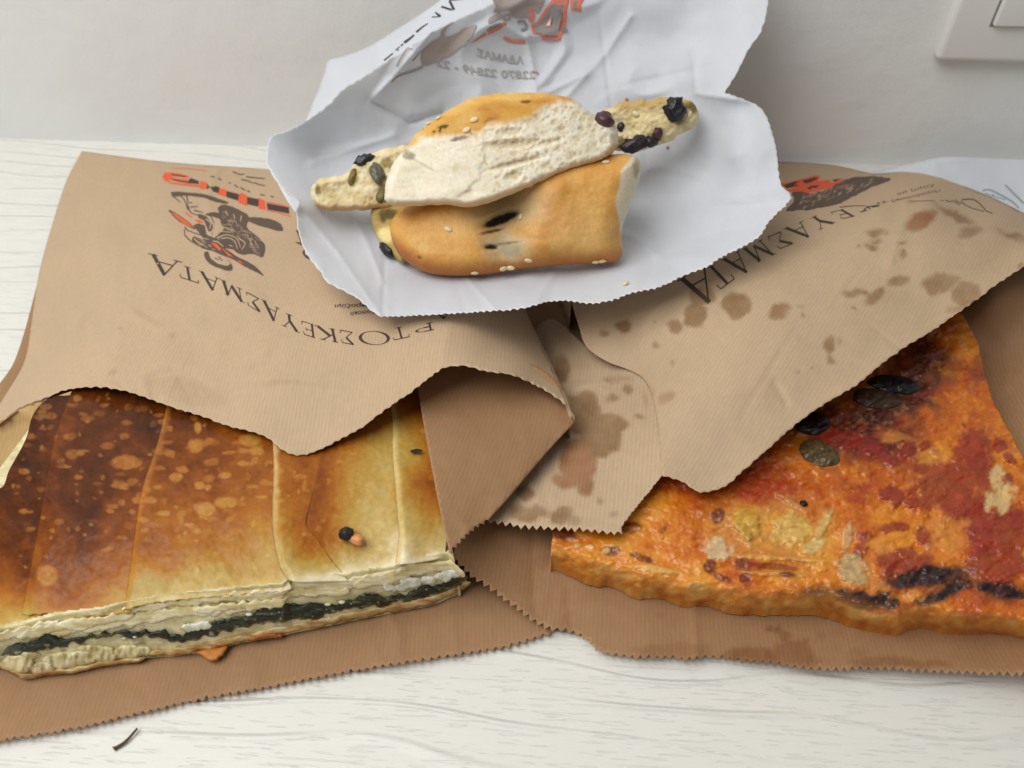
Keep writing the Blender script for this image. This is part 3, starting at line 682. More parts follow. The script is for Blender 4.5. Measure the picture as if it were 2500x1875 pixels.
def text_shape(body, bold=0.0):
    c = bpy.data.curves.new('lettering', 'FONT'); c.body = body; c.size = 1.0; c.offset = bold; c.resolution_u = 3
    o = bpy.data.objects.new('lettering', c); COLL.objects.link(o)
    dg = bpy.context.evaluated_depsgraph_get(); e = o.evaluated_get(dg); m = e.to_mesh()
    V = np.array([v.co[:2] for v in m.vertices]); T = []
    for p in m.polygons:
        v = list(p.vertices)
        for i in range(1, len(v) - 1): T.append((v[0], v[i], v[i + 1]))
    e.to_mesh_clear(); bpy.data.objects.remove(o); bpy.data.curves.remove(c)
    return V, np.array(T)

def text(pr, body, start, end, upv, bold=0.0, bow=0.0):
    V, T = text_shape(body, bold)
    x0, x1 = V[:, 0].min(), V[:, 0].max(); h = 0.73
    s, e, u = np.array(start, float), np.array(end, float), np.array(upv, float)
    t_ = ((V[:, 0] - x0) / (x1 - x0))[:, None]
    P = s + (e - s) * t_ + u * (V[:, 1] / h)[:, None] + u / np.linalg.norm(u) * bow * (4 * t_ * (1 - t_))
    for _ in range(2):
        a, b, c = P[T[:, 0]], P[T[:, 1]], P[T[:, 2]]; n = len(T); i = np.arange(n)
        P = np.vstack([a, b, c, (a + b) / 2, (b + c) / 2, (c + a) / 2])
        A, B, C, D, E2, F2 = (i + k * n for k in range(6))
        T = np.vstack([np.c_[A, D, F2], np.c_[D, B, E2], np.c_[F2, E2, C], np.c_[D, E2, F2]])
    pr.tris(P, T)

# first brown bag: curved name line
pr = Print('printed_lettering', shA, M_INK)
word(pr, (350, 600, .226), [('A', (415, 175), (55, 80), (-5, 190)), ('T', (578, 262), (368, 192), (28, 150)), ('A', (825, 355), (597, 265), (40, 170)), ('M', (1065, 470), (835, 362), (40, 155)), ('S', (1260, 575), (1105, 490), (15, 150)),
     ('A', (1470, 680), (1275, 575), (38, 183)), ('Y', (1670, 785), (1470, 695), (22, 160)), ('E', (1852, 855), (1700, 805), (18, 148)), ('K', (2075, 903), (1850, 858), (35, 145))])
word(pr, (750, 650, .2939), [('S', (385, 548), (266, 525), (12, 108)), ('O', (687, 540), (427, 535), (0, 115)), ('T', (828, 492), (688, 522), (28, 95)), ('P', (1048, 462), (872, 500), (15, 62)), ('A', (1235, 345), (1045, 380), (0, 70))])
pr.done()
pr = Print('printed_small_text', shA, M_INK)
text(pr, 'προζύμι', (895, 741), (816, 744), (0, 9), .012); text(pr, 'Παραδοσιακό', (955, 752), (855, 762), (1, 9), .012); pr.done()
# dancer with a blade, printed on its head
q = lambda L: [(350 + a * .1929, 380 + b * .1929) for a, b in L]
fg = Print('printed_figure', shA, M_INKG)
fg.poly(q([(350, 460), (520, 462), (760, 485), (1000, 560), (1085, 592), (1000, 605), (760, 535), (540, 505), (400, 515)]), ragged=1.5)
for a in ([(460, 500), (520, 560), (560, 690)], [(545, 500), (560, 560), (560, 690)], [(360, 500), (470, 590)], [(580, 590), (620, 600)], [(600, 650), (690, 640)], [(640, 690), (760, 720)], [(570, 640), (600, 720), (720, 760)]): fg.stroke(q(a), 3.6, 2.0)
fg.poly(q([(780, 742), (880, 715), (960, 722), (945, 655), (1040, 618), (1240, 700), (1340, 780), (1310, 900), (1420, 1010), (1535, 1120), (1515, 1275), (1380, 1245), (1220, 1245), (1120, 1180), (930, 1150), (900, 1040), (1010, 930), (960, 800)]), ragged=2.0, seed=2)
fg.poly(q([(640, 880), (770, 880), (800, 990), (900, 1040), (930, 1150), (850, 1200), (730, 1160), (620, 1090), (640, 1020), (760, 1060)]), ragged=1.5, seed=3)
fg.poly(q([(700, 740), (800, 770), (880, 900), (830, 960), (770, 830), (700, 790)]), ragged=1.2, seed=4)
fg.poly(q([(1340, 780), (1560, 790), (1720, 850), (1760, 955), (1600, 925), (1340, 835)]), ragged=1.8, seed=5)
for a in ([(520, 900), (560, 945), (740, 1010), (860, 1060)], [(530, 1010), (600, 1080), (760, 1160)], [(520, 930), (525, 1020)], [(850, 760), (900, 880), (860, 1010)], [(980, 800), (1010, 900), (1120, 940)]): fg.stroke(q(a), 3.2, 2.0)
fg.poly(q([(770, 1230), (820, 1215), (850, 1290), (930, 1360), (1060, 1390), (1100, 1340), (1000, 1250), (1060, 1300), (1130, 1400), (1115, 1450), (1040, 1450), (900, 1400), (800, 1330)]), ragged=1.6, seed=6)
for a in ([(900, 1290), (960, 1320)], [(950, 1270), (1000, 1330)]): fg.stroke(q(a), 2.6)
fg.poly(q([(830, 1080), (930, 1110), (1180, 1270), (1340, 1350), (1460, 1440), (1525, 1520), (1440, 1480), (1280, 1400), (1130, 1310), (850, 1190)]), ragged=.8, seed=7)
fg.stroke(q([(320, 690), (420, 740), (560, 840), (650, 920)]), 3.4, 3.4); fg.stroke(q([(320, 690), (450, 820), (650, 930)]), 3.0, 3.0)
fg.poly(q([(1930, 940), (2010, 990), (2090, 1180), (2177, 1330), (2060, 1290), (2010, 1210), (2060, 1180), (1920, 1090), (1990, 1090)]), ragged=3, seed=9)
fg.done()
fl = Print('printed_figure_highlight', shA, M_KRAFTLINE, .00034)
for a in ([(790, 800), (850, 850), (840, 930)], [(900, 800), (900, 900), (870, 980)], [(960, 860), (1000, 900), (1130, 940)], [(860, 1010), (960, 960), (1100, 970)], [(930, 1040), (1060, 1000), (1180, 1050), (1230, 1160)], [(950, 1055), (1080, 1040), (1160, 1090), (1190, 1180)],
          [(1200, 1040), (1290, 1110), (1240, 1190)], [(560, 960), (640, 990), (700, 1030), (830, 1060)], [(880, 1080), (940, 1090), (1010, 1150)], [(640, 1050), (690, 1090), (760, 1130)], [(1090, 1130), (1130, 1150)], [(1040, 700), (1070, 760)], [(1140, 740), (1160, 800)], [(1240, 760), (1230, 830)], [(1340, 1050), (1380, 1130)]):
    fl.stroke(q(a), 2.6, 1.6)
rh = np.random.RandomState(21)
for _ in range(70):
    x = 980 + 480 * rh.rand(); y = 700 + 480 * (x - 980) / 480 * .8 + 190 * rh.rand() - 20; L = 25 + 40 * rh.rand(); an = .7 + .5 * rh.randn()
    fl.stroke(q([(x, y), (x + L * math.cos(an), y + L * math.sin(an))]), 1.1, .5, False)
for _ in range(26):
    x = 660 + 220 * rh.rand(); y = 1040 + 100 * rh.rand() + (x - 660) * .2; fl.stroke(q([(x, y), (x + 40, y + 22)]), 1.0, .5, False)
fl.done()
fo = Print('printed_blade', shA, M_ORANGE, .00034)
fo.poly(q([(345, 712), (420, 740), (560, 840), (640, 915), (520, 870), (430, 790)])); fo.poly(q([(500, 695), (560, 730), (620, 775), (590, 780), (545, 740)])); fo.poly(q([(640, 805), (720, 815), (770, 850), (700, 850)]))
fo.done(); fo = Print('printed_blade', shA, M_ORANGE, .00034); fo.poly(q([(850, 1098), (920, 1115), (1010, 1180), (1140, 1285), (1080, 1270), (960, 1200)])); fo.poly(q([(1180, 1315), (1230, 1335), (1275, 1375), (1220, 1350)])); fo.done()
lo = Print('printed_logo_outline', shA, M_ORANGE)
for L in ([(720, 318), (805, 335), (805, 425), (715, 412)], [(955, 405), (1055, 432), (1045, 520), (945, 492)], [(1198, 512), (1235, 468), (1312, 498), (1315, 640), (1200, 592)], [(1455, 535), (1535, 562), (1555, 685), (1458, 672)]): lo.poly(q(L))
lo.poly(q([(235, 270), (275, 212), (420, 218), (580, 258), (570, 285), (420, 262), (330, 275), (420, 285), (560, 300), (590, 325), (520, 335), (400, 310), (310, 300), (360, 335), (540, 355), (720, 370), (720, 400), (520, 378), (350, 355), (270, 315)]))
lo.stroke(q([(1555, 585), (1700, 615), (1850, 655)]), 2.6); lo.stroke(q([(1560, 690), (1700, 720), (1870, 770)]), 2.6); lo.stroke(q([(360, 155), (560, 165), (800, 190)]), 1.6); lo.done()
ld = Print('printed_logo_letter', shA, M_INK, .0003)
for L in ([(805, 355), (962, 398), (950, 475), (805, 425)], [(1052, 445), (1212, 488), (1198, 568), (1050, 522)], [(1312, 520), (1462, 550), (1455, 645), (1312, 612)], [(1560, 600), (1840, 655), (1850, 735), (1570, 680)], [(350, 228), (540, 258), (530, 272), (360, 244)], [(340, 290), (560, 330), (600, 280), (700, 320), (705, 358), (560, 348), (380, 315)]): ld.poly(q(L))
for a in ([(850, 260), (900, 270)], [(950, 285), (990, 310)], [(1080, 340), (1110, 350)], [(1150, 365), (1200, 405)], [(1230, 400), (1290, 440)], [(1310, 440), (1350, 460)], [(1480, 490), (1540, 505)], [(1610, 510), (1650, 525)], [(1300, 265), (1420, 280), (1540, 290)], [(1130, 200), (1230, 240), (1280, 230)], [(1240, 300), (1330, 320), (1390, 350)], [(1400, 340), (1480, 370), (1540, 380)]): ld.stroke(q(a), 3.0, 2.2)
ld.done()

# second brown bag
pr = Print('printed_lettering', shB, M_INK)
word(pr, (1620, 380, .2411), [('A', (450, 1092), (140, 1265), (170, 305)), ('T', (555, 1061), (405, 1175), (175, 187)), ('A', (775, 958), (585, 1058), (165, 172)), ('M', (1003, 845), (795, 948), (150, 140)), ('S', (1200, 760), (1040, 825), (130, 125)), ('A', (1412, 660), (1213, 743), (158, 119)),
     ('Y', (1610, 575), (1430, 660), (139, 97)), ('E', (1835, 540), (1680, 575), (120, 68))])
q7 = lambda L: [(1850 + a * .2939, 370 + b * .2939) for a, b in L]
for a, w in (([(680, 462), (780, 452), (900, 450)], 2.2), ([(850, 502), (910, 487)], 2.4), ([(875, 495), (910, 462), (1000, 445)], 3.2), ([(905, 452), (935, 480)], 2.6), ([(950, 462), (1015, 450)], 2.4), ([(1700, 398), (1790, 398), (1850, 440), (1905, 497), (1950, 512)], 3.0), ([(1700, 400), (1690, 415), (1760, 462), (1880, 497)], 2.4),
             ([(1520, 402), (1545, 412)], 2.0), ([(1560, 402), (1600, 420), (1610, 405), (1680, 445)], 2.2), ([(1640, 402), (1690, 432)], 2.0), ([(1300, 412), (1380, 410), (1470, 406)], 1.6)): pr.stroke(q7(a), w, w * .8)
pr.done()
pr = Print('printed_small_text', shB, M_INKG)
text(pr, 'Παραδοσιακή', q7([(1510, 312)])[0], q7([(1110, 405)])[0], (2, 6), .012); text(pr, 'ζύμη με', q7([(1460, 268)])[0], q7([(1150, 350)])[0], (2, 6), .012); text(pr, 'τι', q7([(1080, 402)])[0], q7([(980, 428)])[0], (2, 6), .012); pr.done()
fg = Print('printed_fur_figure', shB, M_INKG)
fg.poly(q7([(235, 490), (300, 400), (275, 350), (340, 330), (440, 345), (560, 320), (650, 270), (740, 230), (900, 205), (1100, 220), (1060, 255), (960, 285), (900, 320), (800, 370), (700, 420), (590, 455), (450, 478), (350, 488)]), ragged=3.5, seed=11); fg.done()
fl = Print('printed_fur_highlight', shB, M_KRAFTLINE, .00034)
rf = np.random.RandomState(3)
for _ in range(70):
    a = rf.rand(); x = 330 + 620 * a; y = 440 - 190 * a + (rf.rand() - .5) * (120 - 60 * a); fl.stroke(q7([(x, y), (x + 12, y - 14), (x + 30, y - 18)]), 1.3, .6)
fl.done()
lo = Print('printed_logo_outline', shB, M_ORANGE, .00034)
for L in ([(180, 268), (260, 255), (480, 195), (520, 205), (500, 240), (600, 235), (610, 265), (470, 290), (330, 330), (240, 335), (230, 320), (330, 300), (240, 305)], [(340, 320), (460, 275), (600, 260), (730, 225), (735, 235), (610, 300), (480, 335), (400, 345)]): lo.poly(q7(L))
lo.done()
ld = Print('printed_logo_letter', shB, M_INK, .00046)
for L in ([(215, 280), (300, 250), (350, 245), (300, 275), (350, 280), (240, 305)], [(370, 240), (480, 212), (500, 225), (440, 255), (390, 265)], [(410, 300), (460, 282), (510, 280), (490, 300), (430, 318)], [(615, 235), (700, 222), (640, 250)]): ld.poly(q7(L))
ld.done()

# white bag: print on the outside shows through the paper, mirrored
q5 = lambda L: [(900 + a * .2712, b * .2712) for a, b in L]
pr = Print('show_through_lettering', shW, M_SHOWL, .0006)
text(pr, 'ΑΔΑΜΑΣ', *q5([(1395, 578), (975, 505)]), (0, -19), .02, -3); text(pr, '22870 22849 - 22', *q5([(1500, 705), (610, 590)]), (0, -19), .02, -9); pr.done()
pr = Print('show_through_figure', shW, M_SHOW, .0006)
pr.poly(q5([(490, 590), (480, 480), (540, 400), (640, 330), (660, 270), (780, 190), (700, 260), (690, 330), (800, 300), (850, 260), (970, 220), (930, 320), (860, 400), (740, 490), (600, 560)]), ragged=2, seed=14)
pr.poly(q5([(1110, 0), (1150, -60), (1560, -60), (1550, 60), (1510, 120), (1440, 60), (1430, 150), (1290, 150), (1270, 100), (1120, 110), (1150, 60)]), ragged=3, seed=15)
pr.stroke(q5([(210, 740), (260, 690), (400, 640), (490, 600)]), 4, 6); pr.stroke(q5([(250, 600), (300, 500), (350, 430), (400, 440)]), 3, 2); pr.poly(q5([(1075, 210), (1090, 160), (1180, 120), (1210, 150), (1110, 200)]), ragged=1.5, seed=16); pr.stroke(q5([(1225, 190), (1225, 140), (1270, 130), (1270, 170), (1230, 190)]), 5)
pr.stroke(q5([(400, 550), (470, 470), (540, 420)]), 3, 2); pr.done()
pr = Print('show_through_red', shW, M_SHOWR, .0006)
pr.poly(q5([(1475, 300), (1460, 220), (1510, 200), (1570, 110), (1660, -20), (1640, -60), (1820, -60), (1780, 200), (1730, 360), (1560, 360), (1560, 320)])); pr.poly(q5([(1815, 30), (1830, -40), (1950, -40), (1915, 105), (1820, 95)]))
pr.poly(q5([(910, 395), (1050, 295), (1070, 315), (960, 375)])); pr.poly(q5([(1065, 270), (1220, 195), (1245, 215), (1180, 270), (1080, 315)])); pr.stroke(q5([(1215, 338), (1290, 370), (1410, 378)]), 8, 8)
pr.stroke(q5([(1440, 70), (1480, 130), (1450, 190)]), 8, 12); pr.stroke(q5([(1505, 640), (1525, 665)]), 5); pr.done()
pr = Print('show_through_letter_fill', shW, M_SHOWD, .0009)
tri = q5([(1500, 290), (1480, 230), (1530, 215), (1650, 40), (1760, 45), (1700, 330), (1580, 315)]); pr.poly(tri); pr.poly(q5([(1845, 20), (1880, 10), (1870, 80), (1845, 80)])); pr.stroke(q5([(1085, 270), (1200, 215)]), 6); pr.stroke(q5([(1340, 200), (1400, 190), (1420, 250), (1370, 270)]), 6); pr.stroke(q5([(1740, 270), (1790, 275)]), 8); pr.done()
pr = Print('show_through_letter_hole', shW, M_SHOWR, .0012); pr.poly(q5([(1575, 245), (1650, 135), (1640, 240)])); pr.done()
pr = Print('show_through_letter_counter', shW, plain('white_counter', (226, 226, 228), .7), .0015); pr.poly(q5([(1598, 232), (1638, 168), (1632, 230)])); pr.done()
pr = Print('printed_lettering', shW2, M_BLACKINK, .00025)
q5o = lambda L: [(900 + a * .2712 - 3, b * .2712 - 3) for a, b in L]
for a, w0, w1 in (([(735, 15), (875, 0)], 3, 3), ([(740, 20), (780, 100)], 6, 6), ([(665, 70), (760, 100)], 5, 5), ([(610, 122), (660, 155)], 4, 4), ([(580, 165), (660, 158)], 2.5, 2.5), ([(615, 125), (640, 158)], 2.5, 2.5), ([(545, 222), (500, 250), (440, 300)], 2.5, 5), ([(420, 325), (380, 360), (330, 395)], 4, 7), ([(320, 405), (300, 425)], 4, 3), ([(290, 430), (250, 465)], 3, 2), ([(270, 450), (280, 470)], 3, 2), ([(230, 490), (150, 555)], 3, 4)):
    pr.stroke(q5o(a), w0, w1)
pr.done()
pr = Print('printed_lettering', shV, M_BLUEINK, .0003)
for a, w0, w1 in (([(2055, 275), (2100, 320), (2210, 430)], 4, 5), ([(1870, 325), (1920, 315), (2000, 350), (2120, 420), (2170, 470)], 4, 4), ([(1890, 345), (1960, 370), (2060, 400)], 2, 2), ([(1950, 355), (1970, 375)], 3, 3)): pr.stroke(q7(a), w0, w1)
pr.done()

# ------------------------------------------------------------------ food helpers
def mixc(c, rgb, k):
    k = np.clip(k, 0, 1)[:, None]
    return c * (1 - k) + (lin(*rgb) if len(rgb) == 3 and not isinstance(rgb, np.ndarray) else rgb) * k

def ramp(x, stops):
    xs = [s[0] for s in stops]; cs = np.array([lin(*s[1]) for s in stops])
    return np.stack([np.interp(x, xs, cs[:, i]) for i in range(3)], -1)

def patch(P, cx, cy, rx, ry, rot=0.0, warp=0.5, soft=0.25, seed=0, freq=None):
    """uneven blot: 1 inside, 0 outside"""
    f = freq or 1.0 / max(8.0, 0.55 * min(rx, ry) + 4)
    q = P + np.c_[fbm(P[:, 0] * f, P[:, 1] * f, seed, 4), fbm(P[:, 0] * f + 31, P[:, 1] * f + 5, seed + 1, 4)] * (warp * min(rx, ry))
    r_ = math.radians(rot); dx, dy = q[:, 0] - cx, q[:, 1] - cy
    a = (dx * math.cos(r_) + dy * math.sin(r_)) / rx; b = (-dx * math.sin(r_) + dy * math.cos(r_)) / ry
    return sstep(1 + soft, 1 - soft, np.sqrt(a * a + b * b))

def slab(name, outline, zf, colf, mat, parent, step, bottom=0.003, skirt=True):
    """top surface with heights zf(P), with sides straight down to the level `bottom`"""
    P, T = fill(outline, step)
    z = zf(P); V = at(P[:, 0], P[:, 1], z); col = colf(P)
    F = T
    if skirt:
        E = rim(T); used = sorted({i for e in E for i in e}); mp = {}
        Vb = []; Cb = []
        for i in used:
            if z[i] > bottom + 0.0008:
                mp[i] = len(V) + len(Vb); p = V[i].copy(); p[2] = bottom; Vb.append(p); Cb.append(col[i])
        extra = []
        for a, b in E:
            if a in mp and b in mp: extra += [(b, a, mp[a]), (b, mp[a], mp[b])]
        if Vb:
            V = np.vstack([V, Vb]); col = np.vstack([col, Cb]); F = np.vstack([T, np.array(extra)])
    return mesh(name, V, F, mat, parent, col=col)

def lump(name, outline, zf, thick, edge, colf, mat, parent, step, back=0.7, disp=None, power=0.5):
    """closed rounded body: its middle surface follows the heights zf, swelling `thick` to the front"""
    outline = np.asarray(outline, float)
    P, T = fill(outline, step)
    d = linedist(outline, P, True); d[d < 0.05] = 0
    k = (1 - (1 - np.clip(d / edge, 0, 1)) ** 2) ** power
    M = at(P[:, 0], P[:, 1], zf(P)); n = toward(M)
    f = thick * k
    if disp is not None: f = f + disp(P) * np.clip(d / 10.0, 0, 1)
    Vf = M + n * f[:, None]
    bd = d <= 0
    idx = np.where(bd)[0]; mp = np.full(len(P), -1); mp[idx] = idx
    inn = np.where(~bd)[0]; mp[inn] = len(P) + np.arange(len(inn))
    Vb = (M - n * (thick * back * k)[:, None])[inn]
    col = colf(P)
    return mesh(name, np.vstack([Vf, Vb]), np.vstack([T, mp[T][:, ::-1]]), mat, parent, col=np.vstack([col, col[inn]]))

_SPH = None
def sphere_unit(n=12, m=20):
    V = [(0, 0, 1)]; F = []
    for i in range(1, n):
        th = math.pi * i / n
        for j in range(m):
            ph = 2 * math.pi * j / m
            V.append((math.sin(th) * math.cos(ph), math.sin(th) * math.sin(ph), math.cos(th)))
    V.append((0, 0, -1)); e = len(V) - 1
    for j in range(m):
        F.append((0, 1 + j, 1 + (j + 1) % m)); F.append((e, e - m + (j + 1) % m, e - m + j))
    for i in range(n - 2):
        for j in range(m):
            a = 1 + i * m + j; b = 1 + i * m + (j + 1) % m
            F.append((a, a + m, b + m)); F.append((a, b + m, b))
    return np.array(V), np.array(F)
SPV, SPF = sphere_unit()

def pebble(name, c, axes, rot, mat, parent, rough=0.15, seed=0, freq=2.0, col=None):
    """small irregular body (seed, crumb, olive piece): axes in metres, rot = euler"""
    V = SPV.copy()
    k = 1 + rough * fbm(V[:, 0] * freq + seed, V[:, 1] * freq + V[:, 2] * 1.7 * freq, seed, 3)
    V = V * k[:, None] * np.array(axes)
    R = np.array(Matrix.Rotation(rot[2], 3, 'Z') @ Matrix.Rotation(rot[1], 3, 'Y') @ Matrix.Rotation(rot[0], 3, 'X'))
    V = V @ R.T + np.asarray(c)
    return mesh(name, V, SPF, mat, parent, col=None if col is None else np.tile(lin(*col), (len(V), 1)))

M_PIE = painted('baked_filo', 0.30, ((260, 0.10, 0.0010, 3), (1400, 0.12, 0.0003, 3)), 0.12, 500, coat=0.0, spec=0.18)
M_FILL = painted('pie_filling', 0.42, ((500, 0.15, 0.001, 4), (1800, 0.15, 0.0004, 3)), 0.10, 900, coat=0.06, sss=0.05)
M_SPIN = painted('spinach', 0.3, ((500, 0.35, 0.001, 4), (1700, 0.3, 0.0004, 3)), 0.25, 900, coat=0.2)
M_PIZZA = painted('pizza_crust', 0.42, ((350, 0.14, 0.0010, 4), (1300, 0.11, 0.0004, 4), (3200, 0.10, 0.0002, 2)), 0.07, 700, coat=0.30, sss=0.04)
M_BREAD = painted('bread', 0.55, ((420, 0.2, 0.0008, 3), (2200, 0.25, 0.0002, 3)), 0.09, 900, sss=0.06)
M_CRUMB = painted('bread_crumb', 0.8, ((420, 0.12, 0.0010, 5), (1500, 0.22, 0.0004, 4)), 0.05, 800, sss=0.45, spec=0.15)
M_OLIVE = painted('olive', 0.38, ((500, 0.4, 0.0008, 3),), 0.35, 600, coat=0.12)
M_SEED = plain('sesame', (228, 208, 166), 0.45, ((900, 0.2, 0.0002, 2),))
M_BURNT = plain('burnt_crumb', (34, 32, 34), 0.4, ((900, 0.6, 0.0006, 3),))
M_TWIG = plain('dry_stalk', (92, 66, 48), 0.7, ((1500, 0.6, 0.0003, 3),))

# ------------------------------------------------------------------ spinach pie
pie = thing('spinach_pie', tuple(at(560, 1300, 0.0025)), 'rectangular spinach and cheese filo pie with browned folded top', 'pie')
zP = TPS([(0, 1192, .0265), (115, 974, .031), (500, 900, .033), (1060, 900, .031), (0, 1546, .0265), (130, 1515, .0265), (300, 1485, .0275), (600, 1448, .028), (715, 1419, .0285), (850, 1418, .0275), (962, 1390, .0275),
          (1094, 1360, .0270), (300, 1200, .0325), (650, 1150, .033), (900, 1100, .0325), (450, 1330, .032), (800, 1300, .032), (150, 1300, .031), (1020, 1200, .031), (-70, 1400, .025)])
brown = TPS([(50, 1300, .86), (30, 1420, .72), (60, 1500, .33), (120, 1120, .96), (200, 1050, .92), (210, 1200, .92), (250, 1300, .86), (200, 1400, .74), (120, 1470, .62), (230, 1490, .45), (285, 1440, .42), (310, 1000, .93),
             (450, 1040, .95), (420, 1150, .84), (520, 1140, .80), (500, 1230, .72), (400, 1280, .64), (380, 1370, .62), (600, 1220, .62), (560, 1330, .50), (480, 1420, .28), (390, 1440, .25), (620, 1400, .28), (650, 1430, .12),
             (640, 1120, .66), (700, 1130, .68), (695, 1220, .56), (680, 1330, .30), (760, 1300, .62), (750, 1350, .50), (770, 1405, .08), (830, 1400, .05), (780, 1180, .64), (800, 1240, .60), (840, 1130, .46), (880, 1180, .30),
             (860, 1290, .26), (910, 1260, .22), (900, 1350, .12), (940, 1150, .25), (930, 1060, .40), (900, 1040, .55), (985, 1060, .36), (1030, 1010, .66), (990, 1130, .36), (1030, 1190, .60), (1010, 1250, .30), (1050, 1290, .34),
             (990, 1330, .14), (1060, 1345, .12), (1080, 1290, .25), (-60, 1300, .85), (-60, 1520, .3), (600, 950, .85), (900, 950, .6)])
zz = zoomed(0, 900, .5726)
BUB = zz([(540, 400, 62, 30, .8), (835, 330, 32, 28, .9), (1065, 305, 46, 26, .9), (1095, 350, 28, 18, .8), (750, 462, 28, 16, .95), (510, 497, 40, 14, .7), (960, 455, 25, 14, .9), (855, 498, 24, 14, .95), (890, 505, 15, 12, .8), (880, 598, 40, 28, .9),
          (965, 570, 50, 24, .9), (335, 465, 20, 10, .7), (200, 880, 46, 40, .8), (310, 365, 32, 20, .5), (840, 690, 16, 12, .8), (845, 250, 14, 24, 1.0), (460, 330, 30, 14, .4), (690, 350, 40, 16, .45), (900, 400, 34, 14, .55), (1280, 462, 30, 10, .55),
          (1300, 500, 10, 26, .5), (600, 540, 20, 12, .5), (770, 640, 12, 22, .5), (1240, 790, 14, 24, .5), (1580, 285, 14, 22, .6), (700, 810, 26, 14, .35), (460, 770, 18, 10, .45), (330, 680, 12, 10, .5), (520, 720, 24, 8, .45), (840, 860, 14, 18, .6)])
rb = np.random.RandomState(4)
for _ in range(120):
    u = 20 + 680 * rb.rand(); v = 970 + 330 * rb.rand()
    BUB.append((u, v, (6 + 14 * rb.rand()) / .5726 * .5, (4 + 6 * rb.rand()) / .5726 * .5, .2 + .5 * rb.rand()))
for _ in range(90):
    u = 10 + 690 * rb.rand(); v = 960 + 430 * rb.rand() ** 1.3; BUB.append((u, v, 2.5 + 4 * rb.rand(), 2 + 3 * rb.rand(), .25 + .5 * rb.rand()))
for _ in range(50):
    u = 640 + 440 * rb.rand(); v = 1000 + 380 * rb.rand(); BUB.append((u, v, 3 + 6 * rb.rand(), 3 + 5 * rb.rand(), .3 + .3 * rb.rand()))

def bubbles(P):
    k = np.zeros(len(P))
    q = P + 3.5 * np.c_[fbm(P[:, 0] / 14, P[:, 1] / 14, 5, 2), fbm(P[:, 0] / 14 + 9, P[:, 1] / 14, 6, 2)]
    for cx, cy, rx, ry, a in BUB:
        rx2, ry2 = (rx * .5726, ry * .5726) if (cx, cy) in BUBSET else (rx, ry)
        m = (np.abs(q[:, 0] - cx) < rx2 * 1.6) & (np.abs(q[:, 1] - cy) < ry2 * 1.6)
        if m.any():
            r = np.sqrt(((q[m, 0] - cx) / rx2) ** 2 + ((q[m, 1] - cy) / ry2) ** 2)
            k[m] = np.maximum(k[m], a * sstep(1.25, 0.75, r))
    return k
BUBSET = {(b[0], b[1]) for b in BUB[:30]}

PIE_RAMP = [(0, (238, 226, 194)), (.12, (208, 184, 122)), (.28, (188, 153, 76)), (.45, (180, 124, 46)), (.6, (164, 96, 30)), (.75, (130, 68, 19)), (.88, (94, 46, 13)), (1.05, (62, 29, 9))]
def pie_col(P, shift=0.0, sd=0):
    b = brown(P[:, 0], P[:, 1]) + shift + 0.08 * fbm(P[:, 0] / 120 + sd * 7, P[:, 1] / 120, 400 + sd, 3) + 0.10 * fbm(P[:, 0] / 70, P[:, 1] / 70, 8, 4) + (0.03 + .06 * np.clip(brown(P[:, 0], P[:, 1]), 0, 1)) * fbm(P[:, 0] / 22, P[:, 1] / 18, 9, 4)
    k = bubbles(P)
    b = b - 0.30 * k * np.clip(b, 0, 1)
    c = ramp(b, PIE_RAMP)
    c = mixc(c, (206, 160, 88), k * 0.22 * np.clip(1 + 1.2 * fbm(P[:, 0] / 9, P[:, 1] / 9, 16, 2), 0, 2))
    c = mixc(c, (170, 160, 90), 0.25 * sstep(0.1, 0.5, fbm(P[:, 0] / 90, P[:, 1] / 60, 12, 3)) * sstep(.5, .2, b))
    return c * np.array([.93, .91, .88])
def pie_fine(P):
    return 0.00045 * fbm(P[:, 0] / 45, P[:, 1] / 45, 14, 3) + 0.00022 * bubbles(P) + 0.00009 * fbm(P[:, 0] / 9, P[:, 1] / 9, 15, 2)

A_ = [(190, 925), (150, 1020), (120, 1130), (85, 1330), (52, 1501)]
B_ = [(420, 935), (385, 1080), (345, 1200), (325, 1330), (303, 1490)]
Cc = [(655, 930), (667, 1112), (664, 1272), (679, 1375), (699, 1412)]
D_ = [(800, 925), (773, 1112), (750, 1203), (733, 1266), (736, 1300)]
E_ = [(935, 930), (952, 985), (959, 1032), (959, 1123), (968, 1244), (973, 1312), (965, 1378)]
R_ = [(1060, 900), (1078, 1050), (1090, 1200), (1092, 1300), (1087, 1350)]
def rev(x): return list(reversed(x))
def fold(outline, edge, base_lift, seed, rimcol=None, shift=0.0, rk=.45):
    """one folded strip of pastry: it stands proud along its left edge and slips under the next one"""
    el = np.array(curve(edge, 12))
    def zf(P):
        d = linedist(el, P)
        return np.maximum(zP(P[:, 0], P[:, 1]), .02) + base_lift * (1.12 - np.exp(-d / 8.0)) * np.exp(-d / 75.0) * (.12 + .88 * sstep(1060, 1210, P[:, 1])) + pie_fine(P) - 0.0005
    def cf(P):
        d = linedist(el, P) + 5 * fbm(P[:, 0] / 20, P[:, 1] / 20, seed + 300, 2)
        c = pie_col(P, shift * np.exp(-d / 70.0), seed)
        if rimcol is not None: c = mixc(c, rimcol, sstep(19, 3, d) * rk)
        return c
    o = slab('pastry_fold', outline, zf, cf, M_PIE, pie, 3.5, skirt=False)
    solid(o, 0.0005)
    return o
def wob(pts, amp, seed):
    return torn(pts, amp, 26, seed)
